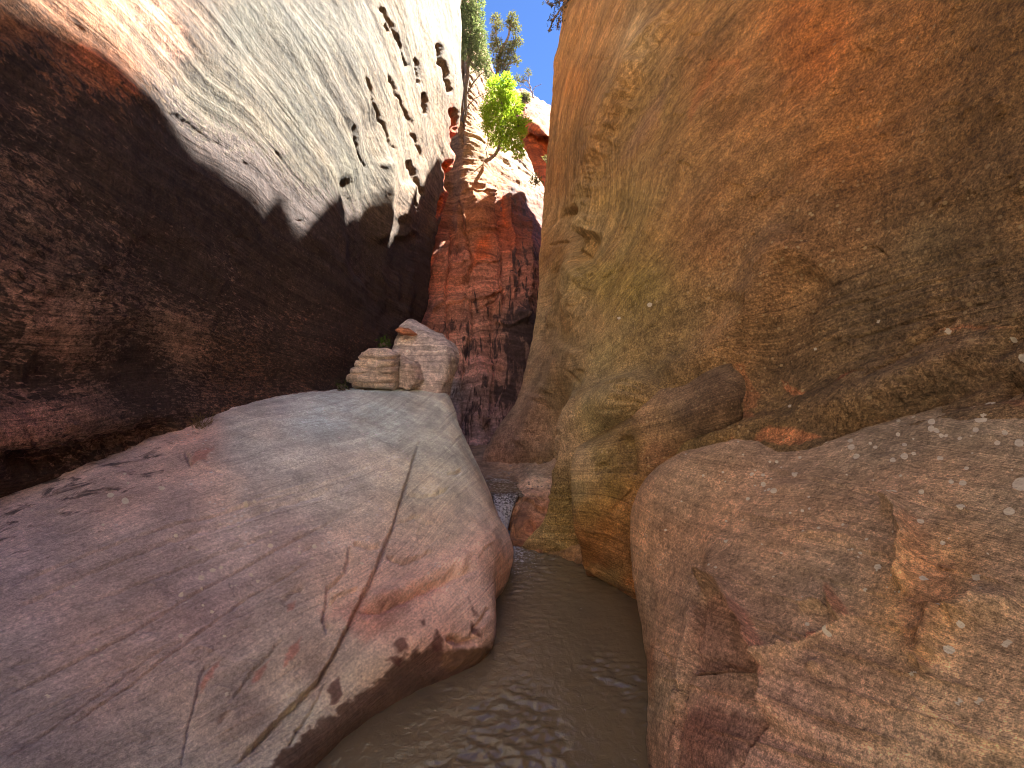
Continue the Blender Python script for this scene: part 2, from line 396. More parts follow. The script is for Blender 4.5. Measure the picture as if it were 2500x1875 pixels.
# flutes, pockets and cracks of the far end of this wall
A.groove([(905, 250), (905, 380), (893, 520), (905, 640), (915, 780)], 22, 0.063, 2)
A.groove([(985, 520), (975, 600), (960, 700), (950, 800)], 18, 0.063, 2)
A.groove([(1010, 560), (1000, 650), (985, 760)], 12, 0.070, 2)
A.groove([(845, 420), (860, 560), (880, 700)], 18, 0.063, 2)
A.groove([(940, 380), (940, 520), (930, 600)], 14, -0.098, 2)
A.groove([(1000, 440), (992, 540), (980, 590)], 14, -0.084, 2)
for pl, wd, dp in (([(940, 170), (975, 240), (1000, 300), (1040, 400)], 5, .08), ([(995, 390), (1012, 425), (1032, 480)], 7, .16), ([(925, 10), (955, 60), (985, 120), (1000, 180)], 5, .10),
                   ([(890, 180), (915, 250), (950, 340), (968, 372)], 4, .06), ([(1068, 100), (1078, 150), (1090, 180), (1098, 232)], 8, .28), ([(1035, 225), (1040, 280)], 7, .2),
                   ([(1010, 140), (1020, 170), (1025, 205)], 5, .12), ([(1110, 265), (1114, 320), (1118, 380)], 9, .3), ([(1095, 390), (1102, 440), (1094, 470)], 10, .3),
                   ([(1000, 480), (1010, 500), (1018, 515)], 4, .08), ([(940, 60), (950, 78)], 4, .1), ([(860, 300), (880, 380), (905, 420)], 6, .05), ([(1080, 480), (1072, 510), (1065, 535)], 6, .12),
                   ):
    A.groove(pl, wd*.8, dp*.55, 6)
A.step([(640, 440), (460, 290), (330, 245), (170, 100)], .008, 25, 3, 8)
A.groove([(0, 1130), (150, 1120), (330, 1065), (440, 1035)], 22, .10, 10)
A.chips(70, (0, 450, 800, 1050), 17, (15, 60), (.004, .014), .5, .3)
A.paint([(165, 110), (190, 105), (270, 160), (330, 240), (300, 235), (235, 175), (178, 150)], (196, 124, 92), .8, 6, 10)
A.paint([(330, 0), (400, 0), (470, 130), (430, 140)], (200, 146, 118), .6, 20, 14)
A.paint([(1105, 255), (1120, 300), (1128, 380), (1112, 385), (1102, 320)], (196, 88, 40), .8, 5, 4)  # bounced orange glow of the shaded faces put into the colour, next two too
A.paint([(1090, 388), (1110, 392), (1108, 470), (1092, 480)], (200, 92, 42), .8, 5, 4)
A.paint([(1075, 480), (1092, 462), (1090, 500), (1068, 540)], (200, 92, 42), .8, 5, 4)
M_left = rock_mat('varnished_sandstone', fine=36., stripe=.30, low=1.3, grain=.34, bump=.018, patch_scale=30., dark_lines=.6, varn_col=(.036, .024, .021), flake=(.34, .24, .20))
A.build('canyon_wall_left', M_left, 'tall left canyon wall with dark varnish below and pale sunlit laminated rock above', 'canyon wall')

# ------------------------------------------------------------------ LEFT SLAB : cross sections
SL = [(-6, [(-2.3, .5), (-1.9, .5), (-1.6, .45), (-1.2, .3), (-.9, .15), (-.7, .06), (-.62, -.1), (-.6, -.4)]),
      (-2, [(-2.7, .62), (-2.2, .58), (-1.7, .45), (-1.3, .28), (-1.0, .12), (-.85, .05), (-.80, -.1), (-.8, -.4)]),
      (.9, [(-2.8, .72), (-2.2, .66), (-1.7, .50), (-1.35, .34), (-1.1, .2), (-.92, .1), (-.88, -.05), (-.95, -.4)]),
      (1.63, [(-2.8, .84), (-2.15, .76), (-1.6, .58), (-1.2, .40), (-.95, .24), (-.78, .12), (-.76, -.02), (-.9, -.35)]),
      (2.0, [(-2.8, .94), (-2.1, .84), (-1.5, .64), (-1.0, .42), (-.7, .27), (-.50, .14), (-.48, .0), (-.65, -.35)]),
      (2.3, [(-2.8, 1.03), (-2.1, .93), (-1.5, .76), (-1.0, .58), (-.5, .37), (-.19, .21), (-.12, .06), (-.3, -.3)]),
      (2.75, [(-2.8, 1.16), (-2.1, 1.09), (-1.5, .95), (-1.0, .77), (-.5, .55), (-.17, .38), (-.09, .16), (-.25, -.3)]),
      (3.25, [(-2.7, 1.28), (-2.0, 1.22), (-1.5, 1.12), (-1.0, .97), (-.5, .75), (-.15, .46), (-.01, .16), (-.15, -.3)]),
      (3.75, [(-2.6, 1.38), (-1.95, 1.35), (-1.5, 1.29), (-1.0, 1.15), (-.47, .90), (-.22, .52), (-.08, .15), (-.2, -.3)]),
      (4.25, [(-2.4, 1.42), (-1.8, 1.415), (-1.4, 1.38), (-1.0, 1.27), (-.63, 1.09), (-.36, .70), (-.2, .28), (-.25, -.3)]),
      (4.75, [(-2.3, 1.43), (-1.75, 1.43), (-1.4, 1.425), (-1.05, 1.40), (-.74, 1.28), (-.55, .86), (-.42, .38), (-.4, -.3)]),
      (5.15, [(-2.2, 1.44), (-1.7, 1.44), (-1.4, 1.44), (-1.1, 1.42), (-.80, 1.35), (-.68, .95), (-.6, .4), (-.6, -.3)]),
      (6.0, [(-2.2, 1.42), (-1.8, 1.4), (-1.5, 1.38), (-1.25, 1.25), (-1.05, 1.0), (-.95, .7), (-.9, .3), (-.9, -.3)])]
B = Surf(np.array([[(x, y, z) for x, z in pr] for y, pr in SL]), 2.8, flip=True)
B.bed([(0, [(0, 1450), (400, 1300), (800, 1160), (1000, 1085)]), (1, [(0, 1620), (500, 1410), (900, 1280)]), (2, [(0, 1840), (300, 1690), (700, 1490)]),
       (-1, [(0, 1300), (300, 1190), (620, 1080), (900, 1010)]), (3, [(400, 1850), (700, 1690), (950, 1480), (1150, 1270)]), (4, [(700, 1840), (950, 1640), (1180, 1420)])], .05)
B.colours([(0, 1350, (150, 122, 122)), (200, 1600, (138, 112, 110)), (100, 1800, (128, 106, 104)), (400, 1300, (148, 120, 118)), (500, 1500, (140, 112, 112)), (300, 1150, (156, 122, 116)),
           (480, 1060, (170, 126, 116)), (600, 1050, (156, 142, 138)), (800, 1010, (164, 158, 158)), (950, 1000, (170, 164, 160)), (800, 1150, (158, 138, 132)), (700, 1350, (146, 118, 116)),
           (1060, 1080, (180, 164, 152)), (1060, 1180, (184, 164, 148)), (1100, 1270, (178, 148, 134)), (1000, 1400, (172, 130, 120)), (1150, 1400, (176, 138, 130)), (950, 1500, (172, 124, 114)),
           (900, 1650, (176, 146, 132)), (760, 1740, (206, 186, 172)), (850, 1660, (202, 176, 162)), (680, 1820, (200, 180, 168)), (780, 1640, (120, 96, 92)), (640, 1780, (112, 92, 88)), (600, 1750, (140, 114, 108)), (1080, 1560, (172, 128, 118)), (1050, 970, (178, 160, 148)), (1220, 1380, (170, 126, 112))], 50., gain=(1.8, 2.4, 2.35))  # dark points left of the crack paint shade where the sheet rolls over
B.field('speck', [(0, 1400, .2), (300, 1200, .25), (650, 1080, .75), (800, 1030, .9), (900, 1080, .7), (700, 1180, .3), (1100, 1250, .3), (900, 1600, .05), (400, 1500, .12), (200, 1750, .1)], 50.)
B.field('varn', [(0, 1250, .4), (200, 1160, .42), (350, 1120, .4), (450, 1040, .25), (600, 1000, .1), (800, 1030, .1), (400, 1300, .05), (0, 1500, 0), (700, 1400, 0), (1000, 1300, 0), (1000, 1600, 0)], 30.)
B.lamin(10., .004, .6); B.lamin(30., .002, .8); B.rough(1.3, .03, 3); B.rough(10., .006, 4)
# the long crack : outer sheet on the left ends there
CR = [(1028, 1055), (1010, 1120), (985, 1200), (958, 1290), (935, 1345), (900, 1430), (869, 1490), (820, 1590), (775, 1665), (690, 1750), (598, 1845), (560, 1885)]
B.step(CR, .035, 200, 2., 4); B.groove(CR, 3., .035, 4)
for pl, wd, dp in (([(860, 1325), (845, 1400), (800, 1440), (790, 1520), (800, 1560)], 5, .03), ([(860, 1325), (900, 1340), (935, 1335)], 6, .035), ([(940, 1355), (985, 1370), (1060, 1345)], 5, .03),
                   ([(870, 1490), (930, 1490), (1000, 1455), (1080, 1420), (1170, 1390)], 7, .035), ([(960, 1280), (1010, 1265), (1060, 1290)], 4, .02), ([(985, 1210), (1040, 1215), (1100, 1195)], 4, .02),
                   ([(1090, 1160), (1110, 1155), (1130, 1150)], 4, .03), ([(800, 1480), (830, 1455), (880, 1440)], 5, .025), ([(455, 1105), (462, 1130), (470, 1148)], 4, .03),
                   ([(480, 1720), (490, 1650), (510, 1620)], 5, .015), ([(560, 1720), (640, 1620), (700, 1560)], 5, .012), ([(440, 1875), (470, 1750), (480, 1690)], 4, .012),
                   ([(690, 1480), (720, 1445), (745, 1440)], 8, .02), ([(0, 1500), (300, 1370), (500, 1300), (700, 1230), (900, 1170)], 5, .016), ([(200, 1480), (450, 1390), (700, 1290)], 5, .012),
                   ([(700, 1830), (760, 1740), (800, 1660)], 4, .02), ([(1200, 1480), (1180, 1510), (1150, 1560)], 5, .02), ([(1090, 1555), (1130, 1570), (1170, 1560)], 9, .05), ([(0, 1640), (200, 1570), (420, 1480)], 4, .006),
                   ([(0, 1780), (150, 1700), (330, 1620), (560, 1520)], 4, .006)):
    B.groove(pl, wd, dp, 5)
B.groove([(890, 1470), (1000, 1430), (1090, 1385), (1150, 1370)], 22, -.045, 8)
B.groove([(0, 1437), (230, 1350), (420, 1290), (640, 1225), (830, 1170), (960, 1120)], 3.2, .018, 2)
B.groove([(0, 1700), (300, 1560), (500, 1440), (700, 1330), (880, 1235)], 3.2, .016, 2)
B.groove([(150, 1780), (330, 1660), (470, 1560), (620, 1455), (800, 1350)], 2.8, .014, 2)
B.groove([(520, 1240), (700, 1200), (860, 1150)], 2.6, .010, 2)
B.groove([(0, 1860), (200, 1720), (420, 1570)], 2.6, .010, 2)
B.groove([(430, 1115), (500, 1150), (560, 1160)], 3, .01, 6)
B.chips(60, (420, 1050, 1220, 1700), 12, (12, 60), (.003, .012), -.5, .6); B.chips(30, (0, 1200, 700, 1870), 13, (12, 60), (.002, .007), -.4, .3)
B.blob(1160, 1350, 60, .05); B.blob(1000, 1570, 110, .05, 50, -.5)
B.blob(590, 1445, 30, .015); B.blob(700, 1620, 25, .012, 12, -.8); B.blob(545, 1760, 22, -.02, 10, -.9)
WET = [(560, 1890), (700, 1760), (760, 1730), (830, 1690), (880, 1640), (960, 1590), (1060, 1560), (1200, 1570), (1260, 1500), (1290, 1640), (1000, 1760), (700, 1950)]
B.paint([(640, 1880), (760, 1770), (850, 1715), (930, 1660), (980, 1600), (1060, 1575), (1090, 1590), (1220, 1575), (1260, 1560), (1260, 1680), (900, 1900)], (96, 70, 58), .85, 10, 18, wet=.8)
B.paint([(1090, 1590), (1210, 1580), (1215, 1610), (1080, 1640)], (150, 124, 92), .7, 8, 10)
for pl in ([(1022, 1520), (1034, 1508), (1042, 1530), (1030, 1535)], [(1055, 1560), (1062, 1535), (1082, 1555), (1085, 1590), (1060, 1590)], [(960, 1570), (985, 1558), (990, 1590), (968, 1600)],
           [(1140, 1455), (1150, 1470), (1170, 1500), (1160, 1500)], [(1150, 1510), (1170, 1530), (1180, 1560), (1160, 1545)], [(800, 1680), (830, 1650), (840, 1690), (815, 1720)], [(940, 1610), (985, 1600), (980, 1630)]):
    B.paint(pl, (108, 70, 66), .8, 4, 8, wet=.5)
for pl in ([(690, 1605), (735, 1560), (722, 1600), (690, 1640)], [(610, 1660), (655, 1615), (640, 1650), (612, 1675)], [(490, 1660), (540, 1610), (520, 1650), (490, 1690)], [(700, 1480), (720, 1470), (705, 1500)], [(470, 1110), (520, 1090), (500, 1130), (470, 1140)]):
    B.paint(pl, (196, 140, 124), .7, 4, 8, -.004)
B.paint([(780, 1500), (900, 1560), (1000, 1480), (1080, 1430), (960, 1440)], (186, 120, 112), .35, 20, 20)
rr = random.Random(3)
def lichens(S, pts):
    for x, y, r in pts:
        i = S._near([(x, y)], r*2+6)
        q = (S.px[i]+.25*r*S.warp1[i])-np.array([x, y]); q[:, 1] *= 1.25
        d = np.linalg.norm(q, axis=1)/r
        m = sst(1.25, .85, d)*(1-.45*np.exp(-((d-.45)/.18)**2))
        S.attr['lich'][i] = np.maximum(S.attr['lich'][i], m)
lichens(B, [(490, 1414, 8), (519, 1393, 7), (441, 1455, 6), (630, 1420, 5), (306, 1230, 9), (395, 1200, 7), (270, 1212, 8), (440, 1555, 6), (550, 1700, 5), (118, 1690, 6), (660, 1333, 6), (768, 1336, 6), (540, 1387, 5), (612, 1404, 5), (516, 1498, 5), (428, 1314, 5), (600, 1232, 5)] +
        [(rr.uniform(50, 900), rr.uniform(1150, 1600), rr.uniform(2.5, 4)) for _ in range(40)])
M_slab = rock_mat('purple_grey_sandstone', fine=34., stripe=.10, low=.5, grain=.17, bump=.009, mott=.06, dark_lines=.3, varn_col=(.06, .05, .05), speck_col=(.78, .76, .73), patch_scale=9.)
B.build('rock_slab_left', M_slab, 'smooth purple grey bedrock slab sloping from the left wall into the stream', 'rock slab')

# ------------------------------------------------------------------ RIGHT CANYON WALL : X as a function of (Y, Z)
RY = [-6., -3., .5, 1.3, 2.0, 2.5, 2.8, 3.0, 3.15, 3.35, 3.6, 3.85, 4.2, 4.7, 5.2, 5.6]
RT = {
 -.3: [.2, 1.2, 1.6, 1.7, 1.5, 1.30, 1.2, 1.1, 1.0, .90, .70, .22, .62, .85, .60, .20, (-.5, 5.9)],
  .0: [.2, 1.3, 1.6, 1.7, 1.5, 1.30, 1.2, 1.1, 1.0, .88, .60, .08, .56, .85, .60, .15, (-.5, 5.9)],
  .2: [.2, 1.3, 1.6, 1.72, 1.5, 1.30, 1.2, 1.1, 1.0, .86, .58, .26, .58, .85, .60, .15, (-.48, 5.95)],
  .5: [.2, 1.3, 1.6, 1.75, 1.52, 1.30, 1.2, 1.1, 1.0, .86, .58, .36, .62, .85, .60, .17, (-.42, 6.0)],
  .85: [.25, 1.4, 1.6, 1.45, 1.25, 1.15, 1.10, 1.05, .96, .84, .58, .38, .62, .82, .58, .22, (-.22, 6.2)],
 1.1: [.3, 1.5, 1.66, 1.48, 1.30, 1.14, 1.03, .96, .88, .80, .60, .45, .62, .76, .58, .30, (-.02, 6.4)],
 1.35: [.3, 1.6, 1.76, 1.58, 1.43, 1.21, 1.0, .86, .80, .78, .68, .60, .63, .66, .56, .40, (.12, 6.55)],
 1.6: [.3, 1.7, 1.88, 1.68, 1.58, 1.36, 1.20, 1.10, 1.03, .95, .83, .74, .66, .62, .56, .50, (.20, 6.7)],
 1.95: [.3, 1.7, 1.92, 1.74, 1.66, 1.45, 1.30, 1.18, 1.10, 1.02, .91, .82, .72, .66, .61, .56, (.28, 7.0)],
 2.4: [.2, 1.7, 2.0, 1.80, 1.74, 1.52, 1.38, 1.27, 1.20, 1.11, 1.0, .91, .82, .73, .68, .64, (.38, 7.3)],
 3.0: [.2, 1.8, 2.1, 1.88, 1.86, 1.66, 1.52, 1.42, 1.35, 1.26, 1.15, 1.07, .98, .88, .82, .78, (.48, 7.6)],
 4.0: [.2, 1.9, 2.3, 2.1, 2.10, 1.92, 1.80, 1.71, 1.64, 1.55, 1.45, 1.35, 1.23, 1.08, .98, .93, (.56, 8.1)],
 5.0: [.2, 2.0, 2.6, 2.4, 2.36, 2.20, 2.08, 2.0, 1.92, 1.82, 1.71, 1.60, 1.45, 1.28, 1.16, 1.08, (.64, 8.35)],
 7.5: [.4, 2.4, 3.2, 3.1, 3.0, 2.85, 2.72, 2.62, 2.54, 2.43, 2.3, 2.18, 2.03, 1.85, 1.69, 1.55, (.82, 8.7)],
 8.6: [.6, 2.8, 3.8, 3.7, 3.55, 3.4, 3.25, 3.15, 3.07, 2.96, 2.82, 2.7, 2.54, 2.34, 2.16, 2.0, (1.1, 9.0)],
}
RIM = [(-6, 6.2), (-3, 6.2), (.5, 7.2), (1.6, 9.5), (2.6, 11.8), (3.5, 12.4), (4.3, 12.3), (5, 11.8), (5.7, 11.1), (6.5, 10.5), (7.2, 10.0), (8., 9.9), (9., 10.3), (13., 10.9)]
cp = []
def rrow(xs, z, dz=None):
    row = [(x, y, z if dz is None else dz(y)) for x, y in zip(xs[:-1], RY)]
    ex, ey = xs[-1]
    mid = (xs[-2]*.42+ex*.58+.10, 5.6*.45+ey*.55)
    pts = [mid, (ex+.05, ey-.12), (ex, ey), (ex+.08, ey+.3), (ex+.55, ey+1.6), (ex+1.3, ey+3.6)]
    return row+[(a, b, z if dz is None else dz(b)) for a, b in pts]
ry, rz = zip(*RIM)
for z, xs in RT.items():
    cp.append(rrow(xs, z) if z < 5 else rrow(xs, 0, lambda y, z=z: min(z+(.9 if z > 8 and y > 6 else 0), float(np.interp(y, ry, rz))-.2-(8.6-z)*.12)))
top = RT[8.6]
cp.append(rrow([x+.35 for x in top[:-1]]+[(top[-1][0]+.15, top[-1][1])], 0, lambda y: float(np.interp(y, ry, rz))))
cp.append(rrow([x+1.2 for x in top[:-1]]+[(top[-1][0]+.8, top[-1][1])], 0, lambda y: float(np.interp(y, ry, rz))+.25))
cp.append(rrow([x+8. for x in top[:-1]]+[(top[-1][0]+8, top[-1][1])], 0, lambda y: float(np.interp(y, ry, rz))+.4))
D = Surf(np.array(cp), 3.0, flip=False)
D.V[:, 2] += sst(8.8, 9.6, D.V[:, 2])*sst(5.2, 6.2, D.V[:, 1])*sst(8.9, 8.3, D.V[:, 1])*(.55*perlin(np.c_[D.V[:, 1]*2.6, D.V[:, 0]*0+.5, D.V[:, 0]*0])+.2*perlin(np.c_[D.V[:, 1]*6., D.V[:, 0]*0+.5, D.V[:, 0]*0]))
D.bed([(0, [(1750, 1000), (2100, 930), (2500, 830)]), (1, [(1700, 900), (2100, 790), (2500, 680)]), (2, [(1650, 800), (2000, 640), (2500, 500)]),
       (3, [(1500, 800), (1750, 560), (2100, 330), (2500, 130)]), (4, [(1440, 700), (1560, 420), (1750, 150), (1900, 0)]),
       (5, [(1395, 620), (1450, 330), (1540, 130), (1620, 0)]), (6, [(1345, 560), (1370, 330), (1420, 120), (1460, 0)]), (2.6, [(1400, 900), (1500, 850)]),
       (-1, [(1420, 1070), (1560, 960), (1720, 940)]), (-1.6, [(1400, 1150), (1530, 1130)]), (-2.6, [(1300, 1250), (1400, 1240), (1530, 1260)]), (-3.6, [(1300, 1350), (1420, 1370), (1540, 1400)]), (-.5, [(1200, 1050), (1330, 1040)])], .05)
OR, BR, OL, DK = (170, 110, 66), (142, 100, 70), (134, 104, 66), (104, 78, 60)
D.colours([(1360, 60, (166, 110, 70)), (1400, 200, (158, 100, 62)), (1450, 60, (166, 114, 76)), (1500, 200, (136, 100, 70)), (1540, 100, (166, 134, 110)), (1600, 250, (140, 104, 68)), (1650, 60, (146, 104, 68)),
           (1360, 420, (140, 94, 60)), (1400, 380, (120, 82, 52)), (1345, 600, (150, 104, 70)), (1420, 560, (176, 140, 112)), (1390, 760, (168, 132, 106)), (1500, 500, (146, 112, 72)), (1470, 680, (140, 112, 66)), (1550, 700, (130, 104, 62)),
           (1750, 200, (146, 98, 64)), (1990, 100, (168, 98, 54)), (2200, 100, (140, 92, 58)), (2450, 60, (128, 88, 58)), (1800, 420, (142, 98, 66)), (2050, 350, (146, 94, 58)), (2300, 350, (120, 84, 58)), (2450, 450, (108, 80, 60)),
           (1750, 600, (134, 92, 66)), (2000, 550, (116, 84, 64)), (2250, 600, (106, 82, 64)), (1880, 680, (150, 108, 84)), (2100, 750, (104, 80, 64)), (2400, 750, (116, 90, 76)), (1650, 860, (128, 100, 74)), (1800, 850, (146, 108, 84)),
           (1900, 900, (104, 78, 62)), (2150, 900, (114, 88, 74)), (2350, 880, (122, 94, 80)), (1700, 1000, (110, 84, 58)), (1900, 1000, (112, 84, 62)), (2000, 1020, (104, 78, 62)), (1600, 1080, (116, 92, 66)), (1480, 880, (150, 126, 96)), (1400, 960, (130, 106, 80)),
           (1450, 1020, (168, 144, 116)), (1450, 1180, (114, 96, 62)), (1500, 1250, (120, 88, 54)), (1450, 1330, (136, 86, 54)), (1500, 1400, (146, 84, 50)), (1370, 1215, (134, 108, 66)), (1370, 1270, (154, 122, 80)), (1370, 1320, (180, 150, 112)), (1340, 1340, (176, 140, 110)), (1390, 1390, (170, 132, 84)),
           (1260, 1080, (136, 100, 106)), (1310, 1000, (136, 104, 104)), (1210, 1130, (128, 94, 96)), (1340, 900, (150, 116, 102)), (1330, 1080, (150, 114, 112)), (1285, 1130, (112, 80, 72)), (1375, 1000, (164, 130, 114)), (1385, 1080, (176, 150, 138)), (1360, 1160, (158, 126, 100))], 45., gain=(1.36, 1.68, 1.30))
D.field('speck', [(1400, 100, .2), (1600, 200, .2), (1440, 560, .9), (1480, 620, .6), (1500, 850, .85), (1450, 950, .9), (1560, 880, .5), (1700, 600, .25), (2000, 600, .5), (2200, 500, .45), (1900, 300, .25), (2300, 200, .3), (1850, 700, .6), (2200, 750, .35), (1650, 1000, .4), (1450, 1150, .6), (1500, 1300, .25), (1300, 1050, .1), (1370, 1200, .15)], 50.)
D.field('varn', [(1380, 150, .12), (1450, 80, .1), (1380, 380, .35), (1600, 200, .3), (1600, 550, .3), (1470, 680, .3), (1800, 150, .28), (2000, 100, .1), (2300, 300, .42), (2100, 600, .5), (2300, 700, .45), (1900, 880, .5), (1900, 700, .25), (1750, 500, .35), (2450, 100, .35),
                 (2200, 950, .5), (2050, 1000, .6), (1700, 1000, .5), (1480, 1150, .5), (1450, 1330, .15), (1370, 1250, .3), (1350, 1350, .05), (1250, 1080, .45), (1450, 1020, .05), (1420, 560, .05), (1390, 760, .1)], 45.)
D.groove([(1640, 1060), (1760, 1020), (1850, 1000), (1960, 985)], 30, .05, 6)
D.field('strk', [(1380, 200, 1), (1420, 500, 1), (1550, 120, .9), (1600, 350, .6), (1800, 300, .55), (2100, 200, .55), (2400, 200, .5), (1700, 600, .4), (1950, 520, .4), (2250, 500, .5), (2050, 750, .9), (2300, 750, 1), (1950, 850, 1), (1550, 850, .5), (1480, 1000, .6), (1300, 1050, .4), (1370, 1250, .6)], 50.)
D.attr['varn'] = np.clip(.45*D.attr['varn'], 0, 1)
hi = sst(4.2, 5.2, D.attr['bed'])
D.lamin(9., .005, .8); D.lamin(26., .004, 1.0, .3+1.2*hi); D.rough(.9, .05, 3); D.rough(9., .005, 4); D.rough(30., .0025, 3, sst(2.5, 4., D.attr['bed']))
# big folds of this wall
D.groove([(1650, 0), (1570, 120), (1490, 300), (1440, 430), (1420, 560), (1410, 700), (1385, 830)], 26, -.16, 8)       # bright convex edge
D.groove([(1400, 500), (1405, 560), (1425, 620), (1440, 560)], 22, .22, 5)
D.groove([(1420, 500), (1398, 560), (1402, 610), (1430, 640)], 8, .10, 5)
D.groove([(1550, 1170), (1640, 1110), (1740, 1060), (1830, 1030), (1950, 1000), (2100, 960), (2300, 880), (2450, 830)], 40, -.06, 8)
D.groove([(1980, 1070), (2150, 1010), (2280, 960), (2400, 930), (2500, 930)], 34, .10, 8)
D.groove([(2260, 985), (2350, 945), (2420, 925)], 16, -.05, 4)
D.groove([(1570, 1120), (1680, 1040), (1780, 1010)], 26, .08, 6)
D.step([(1850, 720), (1830, 830), (1790, 885), (1790, 910), (1798, 990), (1815, 1040)], -.07, 110, 4, 3)
D.groove([(1960, 560), (1890, 660), (1840, 760), (1780, 840), (1690, 900), (1610, 950)], 48, -.12, 6)
D.groove([(1990, 640), (1940, 730), (1900, 820), (1870, 900), (1870, 980)], 52, .06, 8)
for q in range(9):
    D.groove([(1880+q*9, 720+q*24), (2050+q*8, 690+q*26), (2250, 640+q*27), (2480, 580+q*27)], 2.2, .006+.004*(q % 3), 3)
D.groove([(2330, 765), (2240, 820), (2160, 880), (2085, 932)], 4, .025, 3)
D.groove([(2500, 780), (2420, 850), (2370, 890), (2300, 910)], 20, .05, 8)
# overhanging nub and the diagonal crease under it
D.blob(1490, 985, 95, .12, 42, -.42); D.blob(1560, 955, 45, .06, 26, -.3)
for pl in ([(1500, 962), (1545, 958), (1590, 962)], [(1510, 985), (1560, 985), (1590, 990)], [(1490, 1000), (1550, 995), (1590, 985)], [(1530, 1005), (1565, 1003)], [(1520, 970), (1575, 972)]):
    D.groove(pl, 3, .03, 2)
D.groove([(1385, 900), (1412, 930), (1417, 1000), (1416, 1030)], 4, .03, 3)
D.groove([(1420, 900), (1418, 960)], 10, .04, 3)
D.groove([(1368, 1050), (1362, 1090), (1352, 1120), (1340, 1150)], 5, .06, 4)
for yy in (1205, 1221, 1250, 1281, 1300, 1322):
    D.groove([(1325, yy), (1360, yy+1), (1400, yy+3), (1420, yy+12)], 3, .014, 2)
D.groove([(1330, 1310), (1400, 1350), (1460, 1385)], 6, -.02, 4)
D.groove([(1330, 560), (1380, 520), (1440, 480)], 5, .03, 5); D.groove([(1340, 600), (1390, 590)], 4, .03, 4); D.groove([(1380, 650), (1360, 720), (1330, 800)], 14, -.06, 5); D.groove([(1360, 640), (1335, 740), (1310, 850)], 12, .07, 5)
D.groove([(1395, 840), (1350, 930), (1320, 990)], 30, -.07, 6); D.groove([(1300, 960), (1290, 1030), (1270, 1090)], 22, -.05, 5); D.groove([(1340, 950), (1325, 1040), (1310, 1100)], 24, .06, 5)
D.groove([(1640, 20), (1600, 90), (1560, 160)], 10, .06, 3)
D.chips(140, (1400, 20, 2500, 1000), 14, (12, 60), (.004, .016), -.7, .4); D.chips(40, (1200, 850, 1450, 1380), 15, (8, 40), (.004, .014), 0, .5)
# colour scars where the varnish has fallen off
for pl, c, a, e in (([(1850, 1085), (1852, 1062), (1880, 1048), (1910, 1046), (1945, 1050), (1985, 1055), (2000, 1065), (1960, 1078), (1925, 1090), (1900, 1085), (1870, 1075)], (196, 138, 96), .9, 3),
                    ([(1795, 895), (1812, 888), (1825, 930), (1842, 960), (1836, 985), (1812, 990), (1842, 1015), (1810, 1018), (1802, 960)], (180, 130, 88), .7, 4), ([(1890, 915), (1910, 925), (1930, 945), (1960, 945), (1958, 955), (1925, 952), (1900, 935)], (190, 132, 90), .85, 3),
                    ([(1755, 1100), (1790, 1080), (1800, 1068), (1790, 1090), (1765, 1110)], (190, 132, 100), .8, 3), ([(2290, 985), (2420, 960), (2500, 960), (2500, 1000), (2440, 975)], (140, 100, 76), .6, 8), ([(1683, 1020), (1690, 1028), (1686, 1034)], (206, 140, 90), .9, 2),
                    ([(2260, 805), (2340, 790), (2450, 795), (2360, 800)], (186, 124, 84), .5, 4), ([(2050, 905), (2080, 900), (2060, 912), (2030, 925)], (196, 124, 86), .7, 3), ([(1460, 640), (1500, 560), (1520, 520), (1510, 580), (1490, 640)], (190, 150, 92), .35, 8),
                    ([(1680, 280), (1740, 150), (1805, 140), (1800, 180), (1790, 150), (1750, 170), (1690, 300)], (190, 130, 76), .5, 4), ([(1560, 290), (1640, 180), (1600, 300), (1520, 400)], (160, 128, 104), .45, 15)):
    D.paint(pl, c, a, e, 7, -.008, varn=0)
#D.paint([(1525, 1190), (1545, 1165), (1545, 1300), (1520, 1420), (1480, 1400), (1480, 1290)], (196, 132, 80), .5, 20, 14, varn=0)
#D.paint([(1430, 1400), (1560, 1470), (1560, 1500), (1420, 1400)], (136, 70, 44), .7, 8, 8, wet=.5)
lichens(D, [(x, y, r) for x, y, r in ((2135, 782, 5), (2395, 1010, 6), (2487, 868, 12), (2100, 1080, 5), (1920, 985, 5), (2300, 805, 7), (2440, 820, 5), (1590, 746, 6), (1507, 775, 4), (1980, 848, 4))])
M_right = rock_mat('ochre_brown_sandstone', fine=36., stripe=.22, low=.7, grain=.36, bump=.024, varn_col=(.045, .032, .022), flake=(.34, .22, .12), speck_col=(.55, .42, .22), patch_scale=55., dark_lines=.6, mott=.13)
M_shoulder = rock_mat('olive_water_worn_sandstone', fine=36., stripe=.2, low=.8, grain=.3, bump=.014, varn_col=(.05, .038, .026), flake=(.34, .22, .12), speck_col=(.55, .42, .22), patch_scale=40., dark_lines=.3, mott=.10)
D.build('canyon_wall_right', M_right, 'towering ochre brown right canyon wall with folded dark streaks', 'canyon wall')

